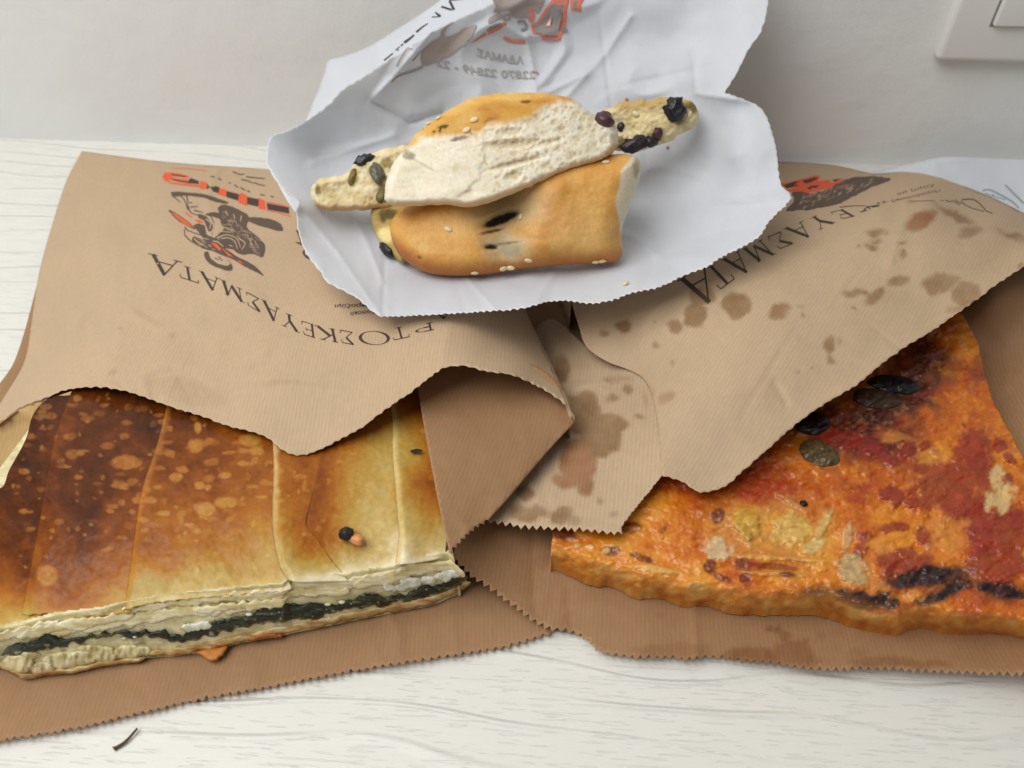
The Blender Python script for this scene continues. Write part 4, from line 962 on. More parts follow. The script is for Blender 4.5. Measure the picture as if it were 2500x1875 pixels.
fold(join(curve([(-75, 1180), (0, 1192), (23, 1146), (63, 1072), (80, 1014), (115, 974), (200, 925)], 8), curve([(200, 925), (185, 1030), (150, 1150), (120, 1330), (95, 1500)], 9), wob([(140, 1512), (54, 1534), (0, 1545), (-75, 1560)], 3, 2), curve([(-75, 1560), (-75, 1180)], 20)), [(-300, 1200), (-300, 1500)], 0.0002, 1)
fold(join(curve(A_, 8), wob([(52, 1501), (110, 1498), (170, 1503), (244, 1503), (318, 1494)], 3.5, 3), curve([(318, 1494), (345, 1330), (365, 1200), (405, 1080), (440, 935), (190, 925)], 8)), A_, 0.0013, 2, None, -.10)
fold(join(curve(B_, 8), wob([(301, 1490), (350, 1476), (407, 1468), (500, 1458), (597, 1450), (691, 1444), (712, 1436)], 3, 4), curve([(712, 1436), (690, 1375), (676, 1272), (680, 1112), (670, 930), (420, 935)], 8)), B_, 0.0018, 3, (190, 124, 54), -.12)
fold(join(curve([(790, 925), (762, 1112), (740, 1203), (728, 1300), (735, 1395)], 10), wob([(735, 1405), (800, 1412), (862, 1413), (961, 1396), (990, 1390)], 2.5, 6), curve([(990, 1390), (990, 1030), (965, 930), (790, 925)], 10)), D_, 0.0020, 5, (176, 104, 40), .12)
fold(join(curve(Cc, 7), curve([(699, 1412), (715, 1419), (744, 1421), (800, 1419), (850, 1419)], 7), curve([(850, 1419), (826, 1388), (802, 1358), (778, 1320), (752, 1290), (748, 1266), (765, 1203), (786, 1112), (815, 925), (655, 930)], 7)), Cc, 0.0052, 4, (220, 190, 124), -.1, .75)
fold(join(curve(E_, 7), curve([(965, 1378), (1002, 1376), (1059, 1366), (1087, 1357)], 7), curve(rev(R_), 8), curve([(1060, 900), (935, 930)], 10)), E_, 0.0050, 6, (222, 198, 134), -.05, .75)

us = [-80, 0, 54, 133, 244, 300, 407, 597, 691, 715, 850, 862, 961, 1000, 1094, 1152]
vtop = [1545, 1540, 1530, 1508, 1496, 1482, 1462, 1444, 1436, 1412, 1412, 1408, 1392, 1372, 1358, 1395]
ub = [-80, 0, 54, 122, 176, 244, 339, 352, 434, 515, 597, 623, 715, 844, 976, 1055, 1152]
vb = [1630, 1628, 1656, 1645, 1640, 1624, 1614, 1606, 1600, 1586, 1566, 1562, 1544, 1517, 1491, 1476, 1432]
def vT(u): return np.interp(u, us, vtop)
def vB(u): return np.interp(u, ub, vb)
def face_z(P, inset=0.0):
    t_ = np.clip((P[:, 1] - vT(P[:, 0])) / (vB(P[:, 0]) - vT(P[:, 0])), -0.3, 1.05)
    return 0.0272 - (0.0272 - 0.0042) * t_ + inset
# body of the pie: filling face and inside
ul = np.arange(-80, 1129, 12.0)
bodyo = join(np.c_[ul, vB(ul) - 5], curve([(1126, 1436), (1100, 1300), (1085, 1000), (1050, 905)], 12), curve([(1050, 905), (200, 940), (110, 1000), (-80, 1250)], 14))
def body_z(P):
    top = zP(P[:, 0], P[:, 1]) - 0.0026
    fz = face_z(P) + 0.0004 * fbm(P[:, 0] / 26, P[:, 1] / 16, 21, 4)
    return np.where(P[:, 1] > vT(P[:, 0]) - 14, np.minimum(fz, top + .004), np.minimum(top, 0.0268))
def body_col(P):
    t_ = (P[:, 1] - vT(P[:, 0])) / (vB(P[:, 0]) - vT(P[:, 0]))
    n = fbm(P[:, 0] / 30, P[:, 1] / 7, 22, 4); n2 = fbm(P[:, 0] / 60, P[:, 1] / 22, 23, 3)
    c = ramp(np.clip(0.5 + 0.6 * n2, 0, 1), [(0, (184, 172, 120)), (.5, (216, 202, 152)), (1, (238, 226, 184))])
    c = mixc(c, (236, 228, 196), sstep(0.1, 0.5, n) * 0.6)
    c = mixc(c, (120, 116, 74), sstep(0.3, 0.6, -n) * 0.3)
    c = mixc(c, (70, 74, 54), 0.5 * sstep(0.05, 0.5, fbm(P[:, 0] / 22, P[:, 1] / 14, 24, 3)) * sstep(.3, .6, t_))
    return c
slab('filling', bodyo, body_z, body_col, M_FILL, pie, 4.2, 0.003)

su = [0, 41, 119, 163, 239, 325, 390, 434, 507, 550, 597, 623, 653, 773, 844, 903, 932, 991, 1050, 1147]
sv = [1592, 1573, 1548, 1558, 1546, 1537, 1537, 1549, 1521, 1512, 1500, 1498, 1472, 1474, 1467, 1449, 1457, 1450, 1430, 1401]
lu = [0, 41, 89, 130, 203, 244, 314, 380, 434, 515, 550, 597, 623, 715, 800, 873, 961, 1035, 1108, 1147]
lv = [1606, 1603, 1594, 1580, 1565, 1552, 1553, 1560, 1567, 1553, 1541, 1530, 1521, 1512, 1500, 1482, 1473, 1459, 1438, 1408]
def strip(u0, u1, fu, fl, amp, seed, n=6.0):
    u = np.arange(u0, u1, n); e = np.clip(np.minimum(u - u0, u1 - u) / 20.0, 0, 1)
    a = fu(u) + amp * fbm(u / 16, u * 0 + 2, seed, 3); b = fl(u) + amp * fbm(u / 16, u * 0 + 8, seed + 1, 3)
    m = (a + b) / 2; h = np.maximum((b - a) / 2, 4.0) * (0.25 + 0.75 * e)
    return np.vstack([np.c_[u, m - h], np.c_[u, m + h][::-1]])
def spin_col(P):
    n = fbm(P[:, 0] / 26 + P[:, 1] / 14, P[:, 1] / 5, 31, 4); n2 = fbm(P[:, 0] / 12, P[:, 1] / 8, 34, 3)
    c = ramp(np.clip(0.45 + .8 * n, 0, 1), [(0, (9, 13, 10)), (.5, (20, 30, 20)), (.78, (46, 58, 32)), (1, (110, 116, 70))])
    return mixc(c, (206, 200, 160), sstep(.45, .6, n2) * .5)
fz_out = lambda k: (lambda P: face_z(P, k))
for (a, b, sd) in ((2, 1148, 9),):
    lump('spinach_layer', strip(a, b, lambda u: np.interp(u, su, sv), lambda u: np.interp(u, lu, lv) + 1, 12.0, 40 + sd), fz_out(0.0003), 0.0011, 6, spin_col, M_SPIN, pie, 4.0,
         disp=lambda P: 0.0007 * fbm(P[:, 0] / 20, P[:, 1] / 6, 33, 3))
def cheese_col(P):
    return mixc(np.tile(lin(240, 238, 222), (len(P), 1)), (206, 204, 176), sstep(0.0, .5, fbm(P[:, 0] / 14, P[:, 1] / 10, 36, 3)))
z4 = lambda L: np.array([(550 + a * .2939, 1300 + b * .2939) for a, b in L]); z3 = lambda L: np.array([(a * .2712, 1350 + b * .2712) for a, b in L])
cheese = [z4([(1300, 470), (1420, 430), (1600, 392), (1800, 345), (1985, 325), (1900, 390), (1830, 435), (1640, 462), (1500, 495), (1400, 560), (1310, 555)]),
          z4([(920, 600), (960, 570), (1015, 575), (1010, 620), (960, 645), (925, 635)]), z3([(1450, 720), (1560, 650), (1700, 590), (1860, 600), (1870, 650), (1760, 700), (1640, 720), (1500, 735)]),
          z3([(190, 920), (230, 900), (275, 940), (255, 1000), (205, 990)]), z4([(1850, 420), (1920, 405), (1940, 440), (1880, 470)]), z4([(1750, 455), (1800, 450), (1800, 480), (1765, 480)])]
rch = np.random.RandomState(12); crumbs = []
for (x0, y0, x1, y1, n, r0) in ((950, 1440, 1125, 1396, 9, 17), (800, 1478, 860, 1472, 3, 8), (450, 1538, 505, 1524, 3, 16), (40, 1610, 75, 1604, 2, 10), (1085, 1432, 1115, 1424, 3, 5), (600, 1505, 640, 1480, 2, 7), (300, 1560, 330, 1556, 2, 6)):
    for k_ in range(n):
        t_ = (k_ + rch.rand()) / n; cx, cy = x0 + (x1 - x0) * t_, y0 + (y1 - y0) * t_ + rch.randn() * 4; r = r0 * (.6 + .7 * rch.rand())
        an = np.linspace(0, 2 * math.pi, 12, endpoint=False); kk = 1 + .3 * (rch.rand(12) - .5)
        crumbs.append(np.c_[cx + r * 1.25 * kk * np.cos(an), cy + r * .6 * kk * np.sin(an)])
cheese = crumbs
for i, c in enumerate(cheese):
    lump('cheese_crumb', torn(np.vstack([c, c[:1]]), 1.5, 12, 50 + i)[:-1], fz_out(0.0006), 0.0011, 7, cheese_col, M_FILL, pie, 4.0, disp=lambda P: 0.0007 * fbm(P[:, 0] / 9, P[:, 1] / 8, 37, 3))
def filo_col(P):
    n = fbm(P[:, 0] / 50, P[:, 1] / 6, 38, 3)
    return ramp(np.clip(.5 + n, 0, 1), [(0, (214, 194, 134)), (.5, (238, 222, 172)), (1, (250, 241, 210))])
def topoff(k): return lambda u: vT(u) + k
for (a, b, k0, k1, sd) in ((-60, 150, 2, 26, 1), (40, 330, 10, 34, 2), (120, 520, 22, 46, 3), (290, 720, 1, 22, 4), (470, 860, 24, 46, 5), (560, 900, 10, 26, 6), (700, 1000, 3, 24, 7), (860, 1138, 5, 34, 8), (300, 640, 34, 52, 9)):
    lump('pastry_layer', strip(a, b, topoff(k0), topoff(k1), 8.0, 60 + 3 * sd), fz_out(0.0003 + 0.0003 * (sd % 3)), 0.0007, 5, filo_col, M_PIE, pie, 4.0, disp=lambda P: 0.00022 * fbm(P[:, 0] / 26, P[:, 1] / 6, 39, 3))
# rippled pale layers under the spinach at the left end
rr = np.random.RandomState(9)
for (cx, cy, rx, ry) in [(45, 1622, 42, 24), (105, 1632, 34, 18), (150, 1612, 46, 22), (200, 1606, 40, 18), (255, 1598, 34, 22), (310, 1592, 36, 20), (70, 1600, 30, 12), (345, 1590, 26, 14), (225, 1585, 40, 12)]:
    a = np.linspace(0, 2 * math.pi, 26, endpoint=False)
    k = 1 + 0.16 * fbm(np.cos(a) * 2 + cx, np.sin(a) * 2 + cy, 3, 3)
    o = np.c_[cx + rx * k * np.cos(a), np.minimum(cy + ry * k * np.sin(a), vB(cx + rx * k * np.cos(a)) - 2)]
    lump('pastry_layer', curve(o, 5, True), fz_out(0.0), 0.0016, 10, lambda P: ramp(np.clip(.5 + fbm(P[:, 0] / 9, P[:, 1] / 20, 44, 4), 0, 1), [(0, (178, 160, 104)), (.5, (224, 208, 154)), (1, (242, 230, 188))]), M_FILL, pie, 4.0,
         disp=lambda P: 0.0011 * fbm(P[:, 0] / 9, P[:, 1] / 22, 45, 3))
def crust_col(P):
    n = fbm(P[:, 0] / 40, P[:, 1] / 9, 47, 4)
    c = ramp(np.clip(.5 + .8 * n, 0, 1), [(0, (166, 116, 66)), (.4, (198, 160, 104)), (.7, (214, 190, 138)), (1, (228, 212, 168))])
    return mixc(c, (160, 98, 48), sstep(-6, 2, P[:, 1] - vB(P[:, 0]) + 3) * .6 * sstep(-.1, .2, fbm(P[:, 0] / 60, P[:, 0] * 0, 49, 2)))
lump('bottom_crust', strip(352, 1152, lambda u: vB(u) - 20, lambda u: vB(u), 5.0, 80), fz_out(0.0), 0.0011, 6, crust_col, M_PIE, pie, 4.2, disp=lambda P: 0.0004 * fbm(P[:, 0] / 16, P[:, 1] / 8, 48, 3))
lump('bottom_crust', strip(-70, 360, lambda u: vB(u) - 10, lambda u: vB(u) + 4, 3.5, 84), fz_out(0.0003), 0.0012, 6, crust_col, M_PIE, pie, 4.2)
def flake(name, pts, z, thick, col, mat, parent, edge=10, amp=1.5, seed=0, back=.7):
    pts = np.vstack([pts, pts[:1]])
    return lump(name, torn(pts, amp, 14, seed)[:-1], (z if callable(z) else (lambda P: np.full(len(P), z))), thick, edge, lambda P: np.tile(lin(*col), (len(P), 1)) * (1 + .25 * fbm(P[:, 0] / 8, P[:, 1] / 8, seed, 3))[:, None], mat, parent, 4.0, back=back)
flake('crust_flake', z4([(160, 890), (330, 835), (480, 850), (470, 870), (330, 885), (200, 905)]), lambda P: face_z(P, .001), .0010, (180, 108, 56), M_PIE, pie, 8, 2, 3)
cr = flake('pastry_flake', z3([(1750, 895), (1850, 850), (1990, 840), (2060, 830), (2020, 900), (1960, 960), (1880, 970), (1820, 930)]), .0042, .0014, (190, 122, 60), M_PIE, None, 10, 2, 5)
tag(cr, 'small orange pastry flake fallen in front of the spinach pie', 'crumb')
# crumbs lying on the pie
def zpie(u, v): return float(zP(u, v)) + 0.0006
c0 = at(845, 1303, zpie(845, 1303) + .0022); bc = pebble('burnt_crumb', c0, (.0027, .0025, .0023), (0, 0, 0.3), M_BURNT, None, .25, 3)
tag(bc, 'round black burnt crumb lying on the pie top', 'crumb')
c1 = at(868, 1316, zpie(868, 1316) + .0016); oc = pebble('pastry_crumb', c1, (.0033, .0020, .0017), (0, 0, -0.5), plain('toasted_crumb', (222, 150, 92), .5, ((900, .4, .0005, 3),)), None, .4, 5, 3)
tag(oc, 'toasted orange pastry crumb beside the round black crumb', 'crumb')
c2 = at(1016, 1101, zpie(1016, 1101) + .0012); hb = pebble('herb_fleck', c2, (.0022, .0008, .0005), (0, 0, .15), M_BURNT, None, .4, 7, 3)
tag(hb, 'thin black herb fleck on the pale pie fold beside the paper gusset', 'herb')

# ------------------------------------------------------------------ pizza slice
piz = thing('pizza_slice', tuple(at(1900, 1300, 0.004)), 'thick pizza slice with tomato patches, olives and charred crust', 'pizza')
botP = [(1349, 1378), (1389, 1393), (1431, 1411), (1491, 1423), (1551, 1447), (1612, 1453), (1672, 1465), (1762, 1477), (1829, 1493), (1883, 1487), (1931, 1487), (2003, 1496), (2094, 1520), (2142, 1535), (2190, 1539), (2238, 1527), (2311, 1535), (2419, 1544), (2500, 1568), (2640, 1600)]
rightP = [(2640, 1400), (2560, 1225), (2500, 1116), (2455, 1037), (2431, 989), (2416, 953), (2389, 845), (2347, 766)]
BOTW = wavy(botP, 6.0, 55, 31)
outP = join(BOTW, curve([(2640, 1600), (2640, 1400)], 14), wavy(rightP, 4, 50, 33), curve([(2347, 766), (2250, 735), (1950, 850), (1650, 1010), (1450, 1170), (1349, 1303)], 10), torn([(1349, 1303), (1346, 1339), (1349, 1378)], 2, 20, 35))
botL = BOTW[::2]
zPz = TPS([(1349, 1303, .0195), (1430, 1330, .0205), (1600, 1200, .0235), (1575, 1360, .022), (1800, 1400, .023), (2000, 1400, .0235), (2200, 1430, .0245), (2500, 1460, .027), (2500, 1250, .027), (2300, 1250, .0255), (2000, 1150, .0255), (2200, 950, .027), (2347, 790, .028), (2420, 1000, .026), (1800, 1200, .025), (2640, 1400, .026), (1450, 1180, .021)])
def piz_z(P):
    d = linedist(botL, P) ; below = 0
    x = np.clip(d / 50.0, 0, 1)
    z = zPz(P[:, 0], P[:, 1])
    lumpy = 0.0007 * onion(P) + 0.0006 * tomato(P) + 0.0009 * fbm(P[:, 0] / 75, P[:, 1] / 55, 61, 3) + 0.0009 * fbm(P[:, 0] / 40, P[:, 1] / 26, 59, 3) + 0.0004 * fbm(P[:, 0] / 15, P[:, 1] / 12, 62, 3) + 0.00022 * fbm(P[:, 0] / 6, P[:, 1] / 5, 58, 2)
    return 0.0075 + (z - 0.0075) * (1 - (1 - x) ** 1.5) + lumpy * (.35 + .65 * np.clip(d / 20, 0, 1)) + .0011 * fbm(P[:, 0] / 30, P[:, 1] / 18, 57, 3) * sstep(60, 30, d)
z4b = lambda L: [(1250 + a * .6027, 700 + b * .6027, c * .6027, d * .6027) + tuple(r) for a, b, c, d, *r in L]
z5 = lambda L: [(1900 + a * .33149, 1050 + b * .33149, c * .33149, d * .33149) + tuple(r) for a, b, c, d, *r in L]
z6 = lambda L: [(1300 + a * .31646, 1100 + b * .31646, c * .31646, d * .31646) + tuple(r) for a, b, c, d, *r in L]
ONION = [(1934, 1290, 48, 40, 10, (222, 186, 100)), (2008, 1286, 12, 48, 28, (216, 184, 112)), (1752, 1340, 36, 28, 30, (216, 196, 158)), (2084, 1386, 34, 40, -20, (192, 176, 130)), (1985, 1335, 34, 13, -30, (220, 196, 130)), (2068, 1308, 11, 32, 14, (218, 176, 132)), (1822, 1278, 34, 38, 0, (204, 164, 62)),
         (1890, 1362, 110, 6, 4, (220, 176, 92)), (1900, 1402, 90, 5, 3, (214, 160, 84)), (1930, 1225, 40, 6, 30, (210, 150, 90)), (1480, 1345, 10, 7, 0, (236, 206, 150)), (1408, 1332, 9, 6, 0, (238, 214, 160)), (1440, 1336, 11, 6, 0, (232, 200, 140)), (1600, 1390, 60, 8, 8, (226, 184, 104)), (2265, 1335, 10, 6, 60, (206, 150, 110)), (1700, 1432, 30, 12, 0, (226, 190, 120))]
def onion(P, c=None):
    h = np.zeros(len(P))
    for i, (a, b, rx, ry, rot, rgb) in enumerate(ONION):
        m = (np.abs(P[:, 0] - a) < max(rx, ry) * 1.8) & (np.abs(P[:, 1] - b) < max(rx, ry) * 1.8)
        if not m.any(): continue
        k = patch(P[m], a, b, rx, ry, rot, .55, .28, 500 + i, 1 / 14.0)
        h[m] = np.maximum(h[m], k)
        if c is not None:
            own = lin(*rgb) * (1 + .35 * fbm(P[m, 0] / 16, P[m, 1] / 7, 520 + i, 3))[:, None]
            kk = (k * .8)[:, None]; c[m] = c[m] * (1 - kk) + own * kk
    return h
TOM = z5([(1250, 420, 300, 210, 10), (1430, 150, 130, 190, 0), (1500, 300, 90, 180), (1450, 600, 90, 150, 30), (1640, 760, 250, 180, 10), (1600, 980, 250, 190, 10), (920, 960, 220, 95, 0), (960, 150, 64, 74), (1080, 120, 40, 34), (830, 470, 100, 60, 20), (870, 510, 50, 56, 50), (860, 720, 110, 36, -5), (1070, 780, 56, 70, 40),
          (620, 790, 70, 50, -40), (600, 880, 60, 54), (800, 200, 100, 46, 30), (1620, 110, 60, 60, 50), (1700, 200, 60, 34, 40), (1690, 360, 50, 40), (980, 540, 60, 40), (1560, 760, 150, 100), (1780, 640, 120, 60), (420, 60, 200, 70, 10), (640, 110, 150, 60, 20)])
def tomato(P):
    k = np.zeros(len(P))
    for i, (a, b, rx, ry, *r) in enumerate(TOM):
        m = (np.abs(P[:, 0] - a) < max(rx, ry) * 1.9) & (np.abs(P[:, 1] - b) < max(rx, ry) * 1.9)
        if m.any(): k[m] = np.maximum(k[m], patch(P[m], a, b, rx, ry, r[0] if r else 0, .7, .26, 90 + i, 1 / 22.0))
    return k
def piz_col(P):
    n = fbm(P[:, 0] / 95, P[:, 1] / 70, 63, 4); n2 = fbm(P[:, 0] / 24, P[:, 1] / 18, 64, 4); n3 = fbm(P[:, 0] / 7, P[:, 1] / 6, 66, 2)
    yel = patch(P, 1540, 1330, 210, 100, 12, .5, .6, 65)
    x = 0.52 + 0.42 * n + 0.18 * n2 + 0.08 * n3 + .06 * fbm(P[:, 0] / 4.5, P[:, 1] / 4, 73, 1) - .22 * yel
    c = ramp(np.clip(x, 0, 1), [(0, (234, 172, 68)), (.3, (226, 144, 36)), (.55, (212, 116, 18)), (.8, (188, 86, 14)), (1, (156, 54, 12))])
    for i, (a, b, rx, ry, rot, k, rgb) in enumerate([
            (1800, 1130, 110, 60, -20, .75, (176, 56, 20)), (1700, 1170, 130, 46, 0, .55, (190, 72, 20)), (1880, 1195, 80, 44, 20, .75, (170, 50, 18)), (2060, 1060, 160, 76, 20, .9, (104, 24, 14)), (2180, 965, 150, 80, -30, .92, (66, 18, 13)), (2240, 880, 85, 80, -40, .85, (78, 22, 15)),  # darkest reds: sauce plus the paper flap's shadow painted in
            (1610, 1172, 90, 26, 0, .65, (176, 60, 18)), (2395, 890, 26, 60, 20, .6, (110, 34, 30)), (2360, 820, 50, 50, 0, .3, (180, 80, 30)), (1420, 1380, 130, 20, 12, .35, (186, 80, 22))]):
        c = mixc(c, rgb, k * patch(P, a, b, rx, ry, rot, .8, .55, 70 + i))
    red = sstep(.16, .42, fbm(P[:, 0] / 34 + 4, P[:, 1] / 26, 67, 4)) * sstep(1620, 1760, P[:, 0])
    c = mixc(c, (172, 56, 20), red * .38)
    speck = sstep(.34, .5, fbm(P[:, 0] / 11, P[:, 1] / 9, 68, 3))
    c = mixc(c, (150, 58, 22), speck * .12)
    pale = sstep(.30, .5, fbm(P[:, 0] / 15 + 3, P[:, 1] / 12, 69, 3))
    c = mixc(c, (238, 196, 116), pale * .16)
    c = mixc(c, (226, 178, 84), .55 * patch(P, 1900, 1296, 160, 62, 8, .6, .6, 171))
    k = tomato(P) * .80
    rgb = np.tile(lin(142, 36, 26), (len(P), 1)) * (1 + .30 * fbm(P[:, 0] / 30, P[:, 1] / 22, 130, 4))[:, None]
    c = c * (1 - k[:, None]) + rgb * k[:, None]
    # char, with a brown halo
    for i, (a, b, rx, ry, *r) in enumerate(z5([(1080, 1090, 340, 90, -8), (520, 1250, 360, 84, 8), (1640, 1190, 240, 70, 12), (1150, 1230, 200, 50, -18)])):
        c = mixc(c, (84, 30, 24), .8 * patch(P, a, b, rx, ry, r[0], .5, .55, 600 + i, 1 / 30.0))
    for i, (a, b, rx, ry, *r) in enumerate(z5([(1080, 1090, 280, 60, -8), (1090, 1050, 90, 60), (520, 1250, 310, 62, 8), (790, 1260, 90, 60), (1640, 1180, 190, 46, 12), (1300, 1150, 120, 60, -20), (1150, 1240, 150, 30, -18)])
            + z6([(245, 650, 90, 52), (770, 595, 80, 46), (1370, 890, 46, 60, 50), (1450, 975, 120, 22, 25), (1640, 985, 46, 34), (610, 775, 80, 40), (850, 830, 110, 26, 20), (1010, 610, 18, 36, 30), (1670, 660, 44, 40), (2180, 1130, 90, 70), (1960, 955, 70, 20), (1430, 500, 50, 60), (1630, 880, 70, 60)])):
        k = patch(P, a, b, rx, ry, r[0] if r else 0, .7 if i < 7 else .4, .3, 140 + i, 1 / 16.0)
        rgb = np.tile(lin(26, 13, 16), (len(P), 1)) if i < 7 else np.tile(lin(96, 26, 22), (len(P), 1))
        kk = k * (.97 if i < 7 else .85) * np.clip(.95 + .75 * fbm(P[:, 0] / 12, P[:, 1] / 10, 170, 3), 0, 1)
        c = mixc(c, rgb, kk)
    # bare dough and pale patches
    for i, (a, b, rx, ry, *r) in enumerate(z5([(1640, 500, 90, 110, 20), (1600, 330, 60, 60), (1250, 760, 150, 130), (760, 850, 100, 60), (960, 1220, 120, 40), (650, 1130, 180, 60, 10), (1150, 200, 90, 60), (860, 50, 100, 50)])):
        k = patch(P, a, b, rx, ry, r[0] if r else 0, .8, .3, 180 + i)
        c = mixc(c, (222, 196, 140) if i < 2 else (222, 150, 66), k * (.85 if i < 2 else .55))
    onion(P, c)
    c = mixc(c, (120, 44, 16), .75 * patch(P, 1885, 1383, 62, 9, 6, .3, .3, 540)); c = mixc(c, (96, 28, 20), .8 * patch(P, 1922, 1402, 22, 5, 6, .2, .3, 541))
    d = linedist(botL, P)
    c = mixc(c, (226, 160, 62), sstep(75, 40, d) * .35 * sstep(2300, 1700, P[:, 0]))
    face = ramp(np.clip(.5 + .8 * fbm(P[:, 0] / 26, P[:, 1] / 16, 610, 4), 0, 1), [(0, (176, 92, 26)), (.45, (232, 152, 54)), (1, (250, 206, 116))])
    kf = (sstep(54, 20, d + 14 * fbm(P[:, 0] / 40, P[:, 1] / 30, 611, 3)) * .8)[:, None]; c = c * (1 - kf) + face * kf
    c = mixc(c, (196, 122, 40), sstep(70, 30, d) * .3 * sstep(1900, 2200, P[:, 0]))
    c = mixc(c, (176, 92, 28), sstep(12, 2, d) * .3)
    return c * np.array([.90, .84, .76])
slab('crust', outP, piz_z, piz_col, M_PIZZA, piz, 3.4, 0.004)
def pz(u, v): return float(piz_z(np.array([[u, v]]))[0])
# olives and onion on the pizza
def on_pizza(name, u, v, rx, ry, rot, h, col, mat, amp=1.0, seed=0, blend=0.0):
    a = np.linspace(0, 2 * math.pi, 36, endpoint=False); r_ = math.radians(rot)
    k = 1 + 0.10 * amp * fbm(np.cos(a) * 1.6 + seed * 3.1, np.sin(a) * 1.6, seed, 3)
    x, y = rx * k * np.cos(a), ry * k * np.sin(a)
    o = np.c_[u + x * math.cos(r_) - y * math.sin(r_), v + x * math.sin(r_) + y * math.cos(r_)]
    def cf(P):
        d = linedist(o, P, True); e = min(rx, ry)
        kk = (1 - blend + blend * sstep(0.5, .7 * e, d + .25 * e * fbm(P[:, 0] / 10, P[:, 1] / 10, seed + 9, 3)))[:, None]
        own = np.tile(lin(*col), (len(P), 1)) * (1 + .4 * fbm(P[:, 0] / 14, P[:, 1] / 10, seed, 4))[:, None]
        return piz_col(P) * (1 - kk) + own * kk
    return lump(name, o, lambda P: piz_z(P) - .0009, h + .0014, min(rx, ry) * .9, cf, mat, piz, 3.6, disp=lambda P: .0003 * amp * fbm(P[:, 0] / 12, P[:, 1] / 10, seed + 2, 3))
on_pizza('olive_slice', 2000, 1106, 54, 33, 22, .0016, (88, 70, 38), M_OLIVE, 1.5, 1)
on_pizza('olive_slice', 1982, 1032, 50, 32, 10, .0022, (30, 22, 18), M_OLIVE, 1.5, 2)
on_pizza('olive_slice', 2140, 972, 62, 27, 8, .0022, (62, 42, 28), M_OLIVE, 1.5, 3)
on_pizza('olive_slice', 2185, 938, 70, 24, 10, .0022, (20, 19, 20), M_OLIVE, 1.5, 4)
hf = pebble('herb_fleck', at(1963, 1229, pz(1963, 1229) + .0008), (.0012, .0012, .0004), (0, 0, .4), M_BURNT, None, .6, 4, 4); tag(hf, 'tiny black herb fleck on the pizza near the pale onion', 'herb')

# ------------------------------------------------------------------ olive bread in the white bag
z1 = lambda L: np.array([(600 + a * .6103, b * .6103) for a, b in L])
# long piece behind, both ends show
bs = thing('bread_strip', tuple(at(1230, 470, .05)), 'long olive bread strip whose two ends show behind the torn roll', 'bread')
outS = np.vstack([z1([(258, 770), (268, 738), (300, 715), (400, 690), (440, 650), (480, 625), (540, 600), (600, 590)]), np.array([(1050, 345), (1250, 290), (1440, 280)]),
                  z1([(1430, 440), (1470, 425), (1500, 408), (1600, 400), (1700, 393), (1790, 408), (1812, 450), (1800, 500), (1720, 552), (1640, 585), (1560, 606), (1480, 604)]), np.array([(1400, 400), (1200, 450)]), z1([(620, 828), (500, 838), (400, 842), (300, 842), (265, 805)])])
zS = TPS([(762, 470, .0640), (900, 440, .067), (1200, 370, .072), (1500, 310, .078), (1700, 275, .082), (900, 505, .058), (1560, 370, .068), (1640, 241, .089), (930, 370, .076)])
def strip_col(P):
    n = fbm(P[:, 0] / 24, P[:, 1] / 20, 201, 4)
    c = ramp(np.clip(.5 + .7 * n, 0, 1), [(0, (198, 174, 122)), (.5, (224, 206, 160)), (1, (238, 226, 194))])
    right = sstep(1300, 1420, P[:, 0])
    c = mixc(c, (190, 152, 84), right * sstep(275, 252, P[:, 1]) * .8)
    c = mixc(c, (236, 220, 168), right * patch(P, 1585, 290, 60, 26, -25, .6, .4, 203) * .8)
    for i, (a, b, rx, ry, k) in enumerate([(1690, 262, 18, 14, .8), (1660, 300, 26, 14, .5), (1520, 345, 22, 14, .6), (945, 400, 14, 16, .6), (936, 470, 16, 22, .7), (775, 462, 7, 14, .8), (860, 436, 14, 10, .5)]):
        c = mixc(c, (112, 98, 44), k * patch(P, a, b, rx, ry, 0, .6, .4, 210 + i))
    c = mixc(c, (190, 132, 66), sstep(14, 2, np.abs(P[:, 1] - np.interp(P[:, 0], [760, 905, 950], [508, 510, 505]))) * (P[:, 0] < 960) * .6)
    return c
def strip_disp(P):
    q = P + 5 * np.c_[fbm(P[:, 0] / 14, P[:, 1] / 14, 221, 2), fbm(P[:, 0] / 14 + 5, P[:, 1] / 14, 222, 2)]
    return 0.0022 * fbm(P[:, 0] / 45, P[:, 1] / 34, 220, 3) - .0004 * sstep(.42, .15, worley(q[:, 0] / 14, q[:, 1] / 14, 9)) - .0002 * sstep(.45, .2, worley(q[:, 0] / 7, q[:, 1] / 7, 11))
lump('crumb', wavy(np.vstack([curve(outS, 7, True), outS[:1]]), 4.0, 24, 47)[:-1], lambda P: zS(P[:, 0], P[:, 1]), .009, 15, strip_col, M_CRUMB, bs, 3.2, disp=strip_disp)
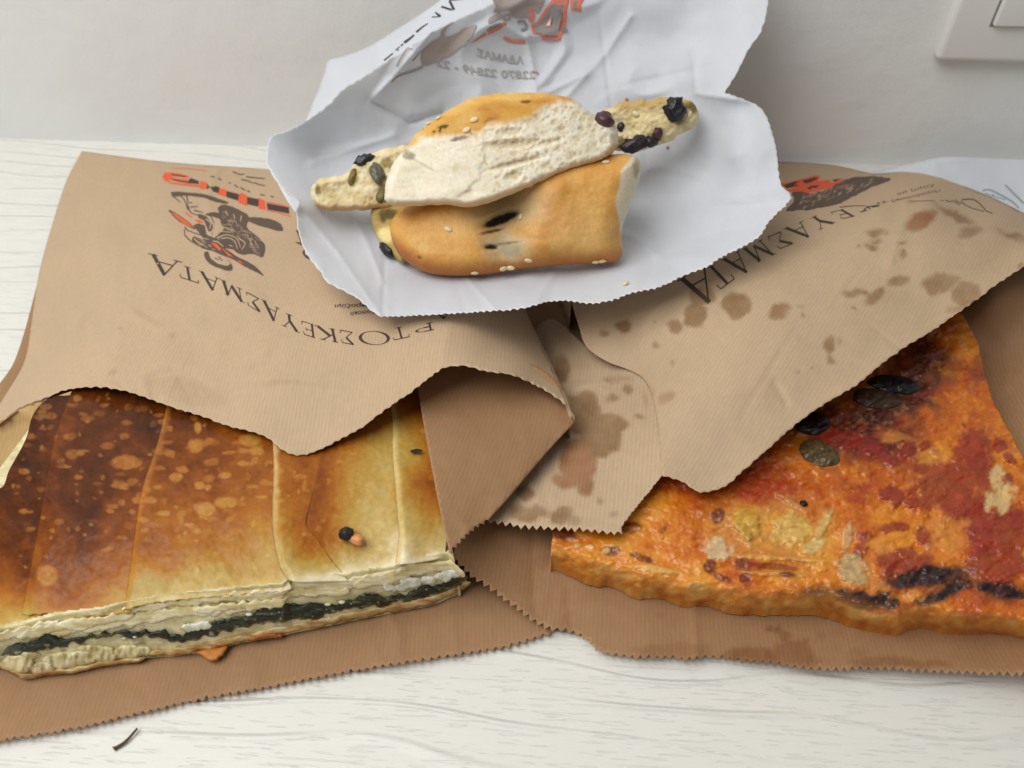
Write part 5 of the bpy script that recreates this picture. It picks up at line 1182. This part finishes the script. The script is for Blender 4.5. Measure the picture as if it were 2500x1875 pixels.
# lower roll: golden, facing out of the bag
lb = thing('bread_roll', tuple(at(1240, 660, .0475)), 'golden crusted olive bread piece lying at the bottom of the white bag', 'bread')
outL = z1([(578, 905), (582, 950), (600, 995), (630, 1035), (700, 1082), (800, 1103), (950, 1100), (1100, 1076), (1250, 1062), (1400, 1056), (1485, 1044), (1508, 1000), (1502, 950), (1512, 890), (1542, 810), (1566, 740), (1582, 680), (1568, 634), (1500, 615), (1350, 640), (1100, 700), (900, 740), (700, 790), (630, 835), (595, 865)])
zL = TPS([(960, 600, .056), (1200, 671, .0485), (1500, 635, .050), (1000, 510, .066), (1250, 430, .081), (1545, 400, .083), (1520, 540, .064), (1250, 560, .064)])
def low_col(P):
    n = fbm(P[:, 0] / 60, P[:, 1] / 50, 230, 4); n2 = fbm(P[:, 0] / 12, P[:, 1] / 10, 231, 3)
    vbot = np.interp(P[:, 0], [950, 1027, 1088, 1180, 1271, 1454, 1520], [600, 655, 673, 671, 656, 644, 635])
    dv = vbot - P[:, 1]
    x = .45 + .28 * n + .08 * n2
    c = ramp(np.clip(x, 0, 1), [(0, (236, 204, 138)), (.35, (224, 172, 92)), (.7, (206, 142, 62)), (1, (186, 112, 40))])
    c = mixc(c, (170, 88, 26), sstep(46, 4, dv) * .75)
    c = mixc(c, (226, 186, 118), patch(P, 1400, 560, 90, 50, 0, .6, .6, 233) * .55)
    c = mixc(c, (196, 126, 50), patch(P, 1330, 520, 60, 60, -40, .5, .6, 234) * .5)
    # split where the filling shows; dark of its holes put into the colour
    c = mixc(c, (206, 186, 140), patch(P, 1235, 508, 92, 50, -14, .4, .7, 235) * .9)
    c = mixc(c, (196, 184, 148), patch(P, 1238, 602, 56, 34, 0, .5, .5, 236) * .75)
    c = mixc(c, (140, 130, 108), patch(P, 1246, 610, 30, 18, 0, .5, .5, 239) * .55)
    c = mixc(c, (30, 22, 24), patch(P, 1224, 536, 46, 11, -22, .2, .2, 237))
    c = mixc(c, (48, 36, 30), patch(P, 1200, 565, 30, 4, -12, .2, .4, 238) * .9)
    c = mixc(c, (36, 28, 24), patch(P, 1199, 604, 16, 6, 5, .2, .2, 240))
    c = mixc(c, (86, 78, 60), patch(P, 1235, 594, 34, 3, -8, .2, .4, 241) * .7)
    c = mixc(c, (70, 44, 24), patch(P, 1024, 628, 6, 3, 35, .2, .4, 242) * .8)
    # cut end
    cut = np.interp(P[:, 1], [378, 418, 457, 492, 538, 600, 640], [1545, 1516, 1512, 1501, 1511, 1519, 1526]) + 3 * fbm(P[:, 0] * 0, P[:, 1] / 10, 249, 2)
    c = mixc(c, (226, 214, 184), sstep(-3, 4, P[:, 0] - cut) * .95)
    c = mixc(c, (150, 140, 100), sstep(-3, 4, P[:, 0] - cut) * patch(P, 1552, 410, 8, 26, 0, .6, .4, 243) * .7)
    return c
def low_disp(P):
    hole = patch(P, 1224, 536, 50, 15, -22, .1, .6, 237) * -.0035 + patch(P, 1199, 604, 16, 7, 5, .1, .6, 240) * -.0015
    dent = -.017 * np.exp(-(((P[:, 0] - 1225) / 72) ** 2 + ((P[:, 1] - 480) / 74) ** 2)) - .0060 * np.exp(-(((P[:, 0] - 1235) / 46) ** 2 + ((P[:, 1] - 600) / 60) ** 2))
    return hole + dent + .0007 * fbm(P[:, 0] / 50, P[:, 1] / 40, 245, 3) + .00015 * fbm(P[:, 0] / 8, P[:, 1] / 8, 246, 2)
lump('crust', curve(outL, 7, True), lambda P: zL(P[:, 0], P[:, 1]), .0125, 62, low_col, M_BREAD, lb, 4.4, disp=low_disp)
outLc = np.array([(905, 520), (925, 505), (1000, 500), (1010, 560), (985, 640), (950, 610), (918, 575)])
lump('crumb', curve(outLc, 6, True), lambda P: TPS([(905, 520, .057), (1000, 500, .061), (985, 640, .0485), (918, 575, .052)])(P[:, 0], P[:, 1]), .005, 22,
     lambda P: mixc(mixc(np.tile(lin(176, 150, 92), (len(P), 1)), (232, 214, 150), patch(P, 938, 575, 20, 22, 0, .4, .4, 250)), (66, 54, 30), patch(P, 945, 525, 26, 14, 0, .6, .4, 251) * .8), M_CRUMB, lb, 4.4, disp=lambda P: .001 * fbm(P[:, 0] / 14, P[:, 1] / 14, 252, 3))
# upper roll: torn open
ur = thing('bread_roll', tuple(at(1220, 490, .075)), 'torn olive bread roll with open white crumb, on top of the golden piece', 'bread')
outU = z1([(555, 800), (560, 740), (575, 690), (600, 640), (650, 580), (700, 520), (780, 462), (880, 402), (980, 375), (1100, 369), (1200, 373), (1300, 394), (1350, 425), (1400, 462), (1465, 482), (1492, 540), (1476, 600), (1430, 640), (1300, 682), (1150, 742), (1000, 802), (900, 830), (800, 820), (700, 824), (600, 828)])
zU = TPS([(960, 480, .078), (1149, 505, .0765), (1302, 452, .081), (1480, 390, .086), (1495, 300, .097), (1393, 245, .105), (1271, 226, .108), (1076, 281, .100), (997, 354, .091), (1250, 360, .092)])
seamU = (np.array([940, 1000, 1040, 1090, 1130, 1165, 1190, 1240, 1290, 1330, 1360, 1400]), np.array([420, 358, 335, 330, 328, 330, 300, 300, 290, 262, 246, 248]))
def up_col(P):
    n = fbm(P[:, 0] / 40, P[:, 1] / 34, 260, 4); n2 = fbm(P[:, 0] / 9, P[:, 1] / 8, 261, 4)
    edge = np.interp(P[:, 0], *seamU) + 8 * fbm(P[:, 0] / 16, P[:, 1] / 16, 262, 3)
    k = sstep(16, -14, P[:, 1] - edge + 7 * fbm(P[:, 0] / 7, P[:, 1] / 7, 265, 2)) * sstep(975, 1000, P[:, 0])
    crumb = ramp(np.clip(.62 + .45 * n + .2 * n2, 0, 1), [(0, (214, 200, 166)), (.4, (232, 222, 196)), (1, (242, 236, 220))])
    crust = ramp(np.clip(.5 + .6 * fbm(P[:, 0] / 60, P[:, 1] / 22, 263, 3), 0, 1), [(0, (228, 190, 120)), (.5, (216, 166, 86)), (1, (196, 136, 60))])
    c = crumb * (1 - k[:, None]) + crust * k[:, None]
    c = mixc(c, (214, 160, 66), patch(P, 1262, 275, 34, 12, -20, .5, .4, 264) * .7)
    vbot = np.interp(P[:, 0], [940, 1027, 1088, 1149, 1210, 1302, 1393, 1473, 1500], [500, 502, 500, 505, 488, 452, 416, 391, 360])
    c = mixc(c, (214, 168, 104), sstep(16, 3, vbot - P[:, 1]) * .75)
    # holes and tears in the crumb: their shade put in as a tan colour
    for i, (a, b, rx, ry, rot, kk) in enumerate([(1250, 355, 62, 7, -4, .45), (1260, 398, 60, 5, -14, .5), (1245, 322, 20, 8, 0, .3), (1255, 428, 18, 8, -10, .45), (1300, 300, 30, 10, 20, .2)]):
        c = mixc(c, (196, 168, 118), kk * patch(P, a, b, rx, ry, rot, .5, .4, 270 + i))
    for i, (a, b, rx, ry, rot, kk, rgb) in enumerate([(1120, 338, 22, 5, -12, .8, (96, 88, 92)), (1075, 316, 3, 8, 0, .9, (70, 62, 40)), (998, 378, 16, 12, 20, .7, (110, 100, 58)), (1030, 400, 3, 40, -60, .35, (150, 140, 120)), (1284, 248, 12, 4, -6, .9, (120, 84, 34)), (1082, 309, 14, 4, -12, 1, (92, 82, 40)), (1060, 322, 4, 3, 0, .8, (70, 60, 40)), (1030, 312, 5, 3, 0, .8, (80, 66, 44)), (1150, 325, 4, 3, 0, .6, (120, 110, 110))]):
        c = mixc(c, rgb, kk * patch(P, a, b, rx, ry, rot, .6, .4, 280 + i))
    pa, pb, pc_ = pores(P)
    c = mixc(c, (214, 196, 158), (1 - k) * (.35 * pa + .5 * pb + .12 * pc_))  # pore shade put into the colour as darker tan
    # small pores at the right, shade painted likewise
    p = sstep(.30, .5, fbm(P[:, 0] / 7, P[:, 1] / 9, 290, 2)) * sstep(1180, 1260, P[:, 0]) * (1 - k)
    c = mixc(c, (206, 190, 156), p * .35)
    return c
def pores(P):
    """air holes of the crumb: small everywhere, larger towards the right"""
    q = P + 4 * np.c_[fbm(P[:, 0] / 12, P[:, 1] / 12, 330, 2), fbm(P[:, 0] / 12 + 5, P[:, 1] / 12, 331, 2)]
    r = sstep(1120, 1260, P[:, 0])
    a = sstep(.42, .16, worley(q[:, 0] / 11, q[:, 1] / 14, 3)) * (.35 + .65 * r)
    b = sstep(.40, .10, worley(q[:, 0] / 27, q[:, 1] / 24, 5)) * (.15 + .85 * r)
    c = sstep(.50, .20, worley(q[:, 0] / 6, q[:, 1] / 6, 7)) * .6
    return a, b, c
HOLES = [(1250, 352, 64, 9, -4, 1.), (1262, 398, 62, 7, -14, .9), (1245, 322, 24, 10, 0, .7), (1255, 430, 20, 10, -10, .8), (1330, 352, 40, 6, -18, .6), (1200, 300, 16, 10, 0, .5), (1150, 470, 12, 6, 0, .4)]
def up_disp(P):
    edge = np.interp(P[:, 0], *seamU)
    body = sstep(-4, 14, P[:, 1] - edge)
    a, b, c = pores(P)
    d = .0009 * fbm(P[:, 0] / 60, P[:, 1] / 36, 300, 2) * body + .0002 * fbm(P[:, 0] / 14, P[:, 1] / 10, 301, 3) * body
    d = d - (.00022 * a + .00045 * b + .00008 * c) * body
    for (x, y, rx, ry, rot, kk) in HOLES:
        d = d - .0019 * kk * patch(P, x, y, rx, ry, rot, .5, .5, 305)
    tear = np.interp(P[:, 1], [320, 360, 400, 440, 480], [1170, 1185, 1176, 1165, 1120]) + 7 * fbm(P[:, 1] / 14, P[:, 0] / 30, 306, 3)
    return d + .0009 * sstep(8, -8, P[:, 0] - tear) * body * sstep(1000, 1080, P[:, 0])
up = lump('crumb', wavy(np.vstack([curve(outU, 7, True), outU[:1]]), 2.2, 18, 44)[:-1], lambda P: zU(P[:, 0], P[:, 1]), .0105, 20, up_col, M_CRUMB, ur, 2.7, disp=up_disp)

# olive pieces, sesame and herbs: placed on the bread surfaces
bpy.context.view_layer.update()
from mathutils.bvhtree import BVHTree
DG = bpy.context.evaluated_depsgraph_get()
def surf(o):
    return BVHTree.FromObject(o, DG), o
def hit(tree_o, u, v):
    tr, o = tree_o
    off = Vector(root_loc(o)); r = Vector(rays(np.array(u), np.array(v)).tolist()).normalized()
    h = tr.ray_cast(Vector(CAM.tolist()) - off, r)
    if h[0] is None: return None, None
    return np.array(h[0] + off), np.array(h[1])
T_up = surf(up); T_low = surf([o for o in lb.children if o.name.startswith('crust')][0]); T_st = surf(bs.children[0]); T_lc = surf([o for o in lb.children if o.name.startswith('crumb')][0])
def stick(name, tr, u, v, axes, ang, mat, parent, rough=.15, seed=0, sink=.3, col=None, freq=2.0):
    p, n = hit(tr, u, v)
    if p is None:
        return None
    if np.dot(n, CAM - p) < 0: n = -n
    n = n / np.linalg.norm(n)
    # local axes: along the image direction `ang`
    r1 = at(u + 10 * math.cos(math.radians(ang)), v + 10 * math.sin(math.radians(ang)), p[2]) - at(u, v, p[2])
    x = r1 - n * np.dot(r1, n); x /= np.linalg.norm(x); y = np.cross(n, x)
    V = SPV * (1 + rough * fbm(SPV[:, 0] * freq + seed, SPV[:, 1] * freq + SPV[:, 2] * 1.7, seed, 3))[:, None] * np.array(axes)
    V = V @ np.array([x, y, n]) + p + n * axes[2] * (1 - 2 * sink)
    return mesh(name, V, SPF, mat, parent, col=None if col is None else np.tile(lin(*col), (len(V), 1)))
PUR = (76, 46, 50); BLK = (30, 30, 34); GRN = (104, 96, 62)
stick('olive_piece', T_up, 1421, 256, (.0044, .0038, .0032), 20, M_OLIVE, ur, .25, 1, .42, PUR)
stick('olive_piece', T_up, 1446, 276, (.0054, .0022, .0018), 42, M_OLIVE, ur, .2, 2, .42, PUR)
stick('olive_piece', T_up, 1474, 295, (.0046, .0040, .0032), 30, M_OLIVE, ur, .25, 3, .42, PUR)
stick('olive_piece', T_st, 1646, 268, (.0048, .0052, .0030), 60, M_OLIVE, bs, .5, 4, .42, BLK, 3)
stick('olive_piece', T_st, 1550, 354, (.0075, .0038, .0030), -10, M_OLIVE, bs, .35, 5, .42, (42, 32, 38), 3)
stick('olive_piece', T_st, 1590, 345, (.0040, .0026, .0024), -20, M_OLIVE, bs, .35, 8, .42, (42, 32, 38), 3)
stick('olive_piece', T_st, 1603, 328, (.0026, .0034, .0022), -60, M_OLIVE, bs, .35, 6, .42, PUR, 3)
stick('olive_piece', T_st, 890, 392, (.0046, .0030, .0024), -20, M_OLIVE, bs, .4, 7, .42, (38, 40, 44), 3)
stick('olive_piece', T_st, 920, 424, (.0034, .0052, .0024), -10, M_OLIVE, bs, .3, 9, .42, (98, 94, 78), 3)
stick('olive_piece', T_st, 860, 432, (.0040, .0016, .0014), -60, M_OLIVE, bs, .3, 10, .42, (122, 106, 44), 3)
stick('olive_piece', T_st, 932, 478, (.0026, .0034, .0016), 20, M_OLIVE, bs, .3, 11, .4, (110, 98, 50), 3)
stick('olive_piece', T_st, 1515, 310, (.0018, .0024, .0016), 20, M_OLIVE, bs, .3, 12, .42, (50, 36, 24), 3)
stick('olive_piece', T_lc, 948, 608, (.0048, .0030, .0026), 15, M_OLIVE, lb, .35, 13, .42, (28, 26, 26), 3)
for i, (a, b, tr, par, ang) in enumerate([(735, 495, T_up, ur, -20), (772, 474, T_up, ur, -40), (914, 480, T_up, ur, -10), (884, 521, T_up, ur, -15), (660, 520, T_up, ur, 0)] +
                                         [(1101, 868, T_low, lb, -65), (810, 917, T_low, lb, 20), (1131, 1040, T_low, lb, -10), (1400, 1046, T_low, lb, -12), (1425, 1043, T_low, lb, 5), (1060, 1071, T_low, lb, 0), (1030, 1074, T_low, lb, -15), (916, 1090, T_low, lb, 8), (1440, 650, T_low, lb, 0)] +
                                         [(1560, 455, T_st, bs, 30), (1542, 556, T_st, bs, 80), (1775, 458, T_st, bs, 70), (1520, 547, T_st, bs, -30)]):
    p = z1([(a, b)])[0]
    stick('sesame_seed', tr, p[0], p[1], (.0018, .0011, .0006), ang, M_SEED, par, .06, i, .2)
sp = z1([(1520, 1138)])[0]; T_w = surf(shW.o)
ls = stick('sesame_seed', T_w, sp[0], sp[1], (.0018, .0012, .0008), -60, M_SEED, None, .06, 40, .1)
if ls: tag(ls, 'single sesame seed lying loose on the white paper in front of the bread', 'sesame seed')
for i, (a, b, r) in enumerate([(1530, 243, .0009), (1630, 361, .0008)]):
    o = stick('crumb', T_w, a, b, (r, r, r * .6), 0, plain('toast_crumb', (190, 128, 92), .6), None, .3, i, .1)
    if o: tag(o, ['tiny brown crumb on the white paper above the strip end', 'tiny pink brown crumb on the white paper below the strip end'][i], 'crumb')

# stalk on the table
p0, p1 = at(278, 1828, .0008), at(338, 1782, .0012)
dirv = p1 - p0; L = np.linalg.norm(dirv); dirv /= L; sidev = np.cross(dirv, [0, 0, 1.0]); upv = np.cross(sidev, dirv)
ring = []; N = 14
for i in range(N + 1):
    s = i / N; c = p0 + dirv * L * s + sidev * 0.0006 * math.sin(s * 4) + upv * 0.0004 * s; r = .00048 * (1.25 - .5 * s) * (1.5 if i == 0 else 1)
    for j in range(8):
        a = j * math.pi / 4; ring.append(c + sidev * r * math.cos(a) + upv * r * math.sin(a))
F = [(i * 8 + j, i * 8 + (j + 1) % 8, (i + 1) * 8 + (j + 1) % 8, (i + 1) * 8 + j) for i in range(N) for j in range(8)] + [tuple(range(7, -1, -1)), tuple(N * 8 + j for j in range(8))]
tag(mesh('dry_stalk', np.array(ring), F, M_TWIG), 'thin brown dry stalk lying on the white table', 'stalk')
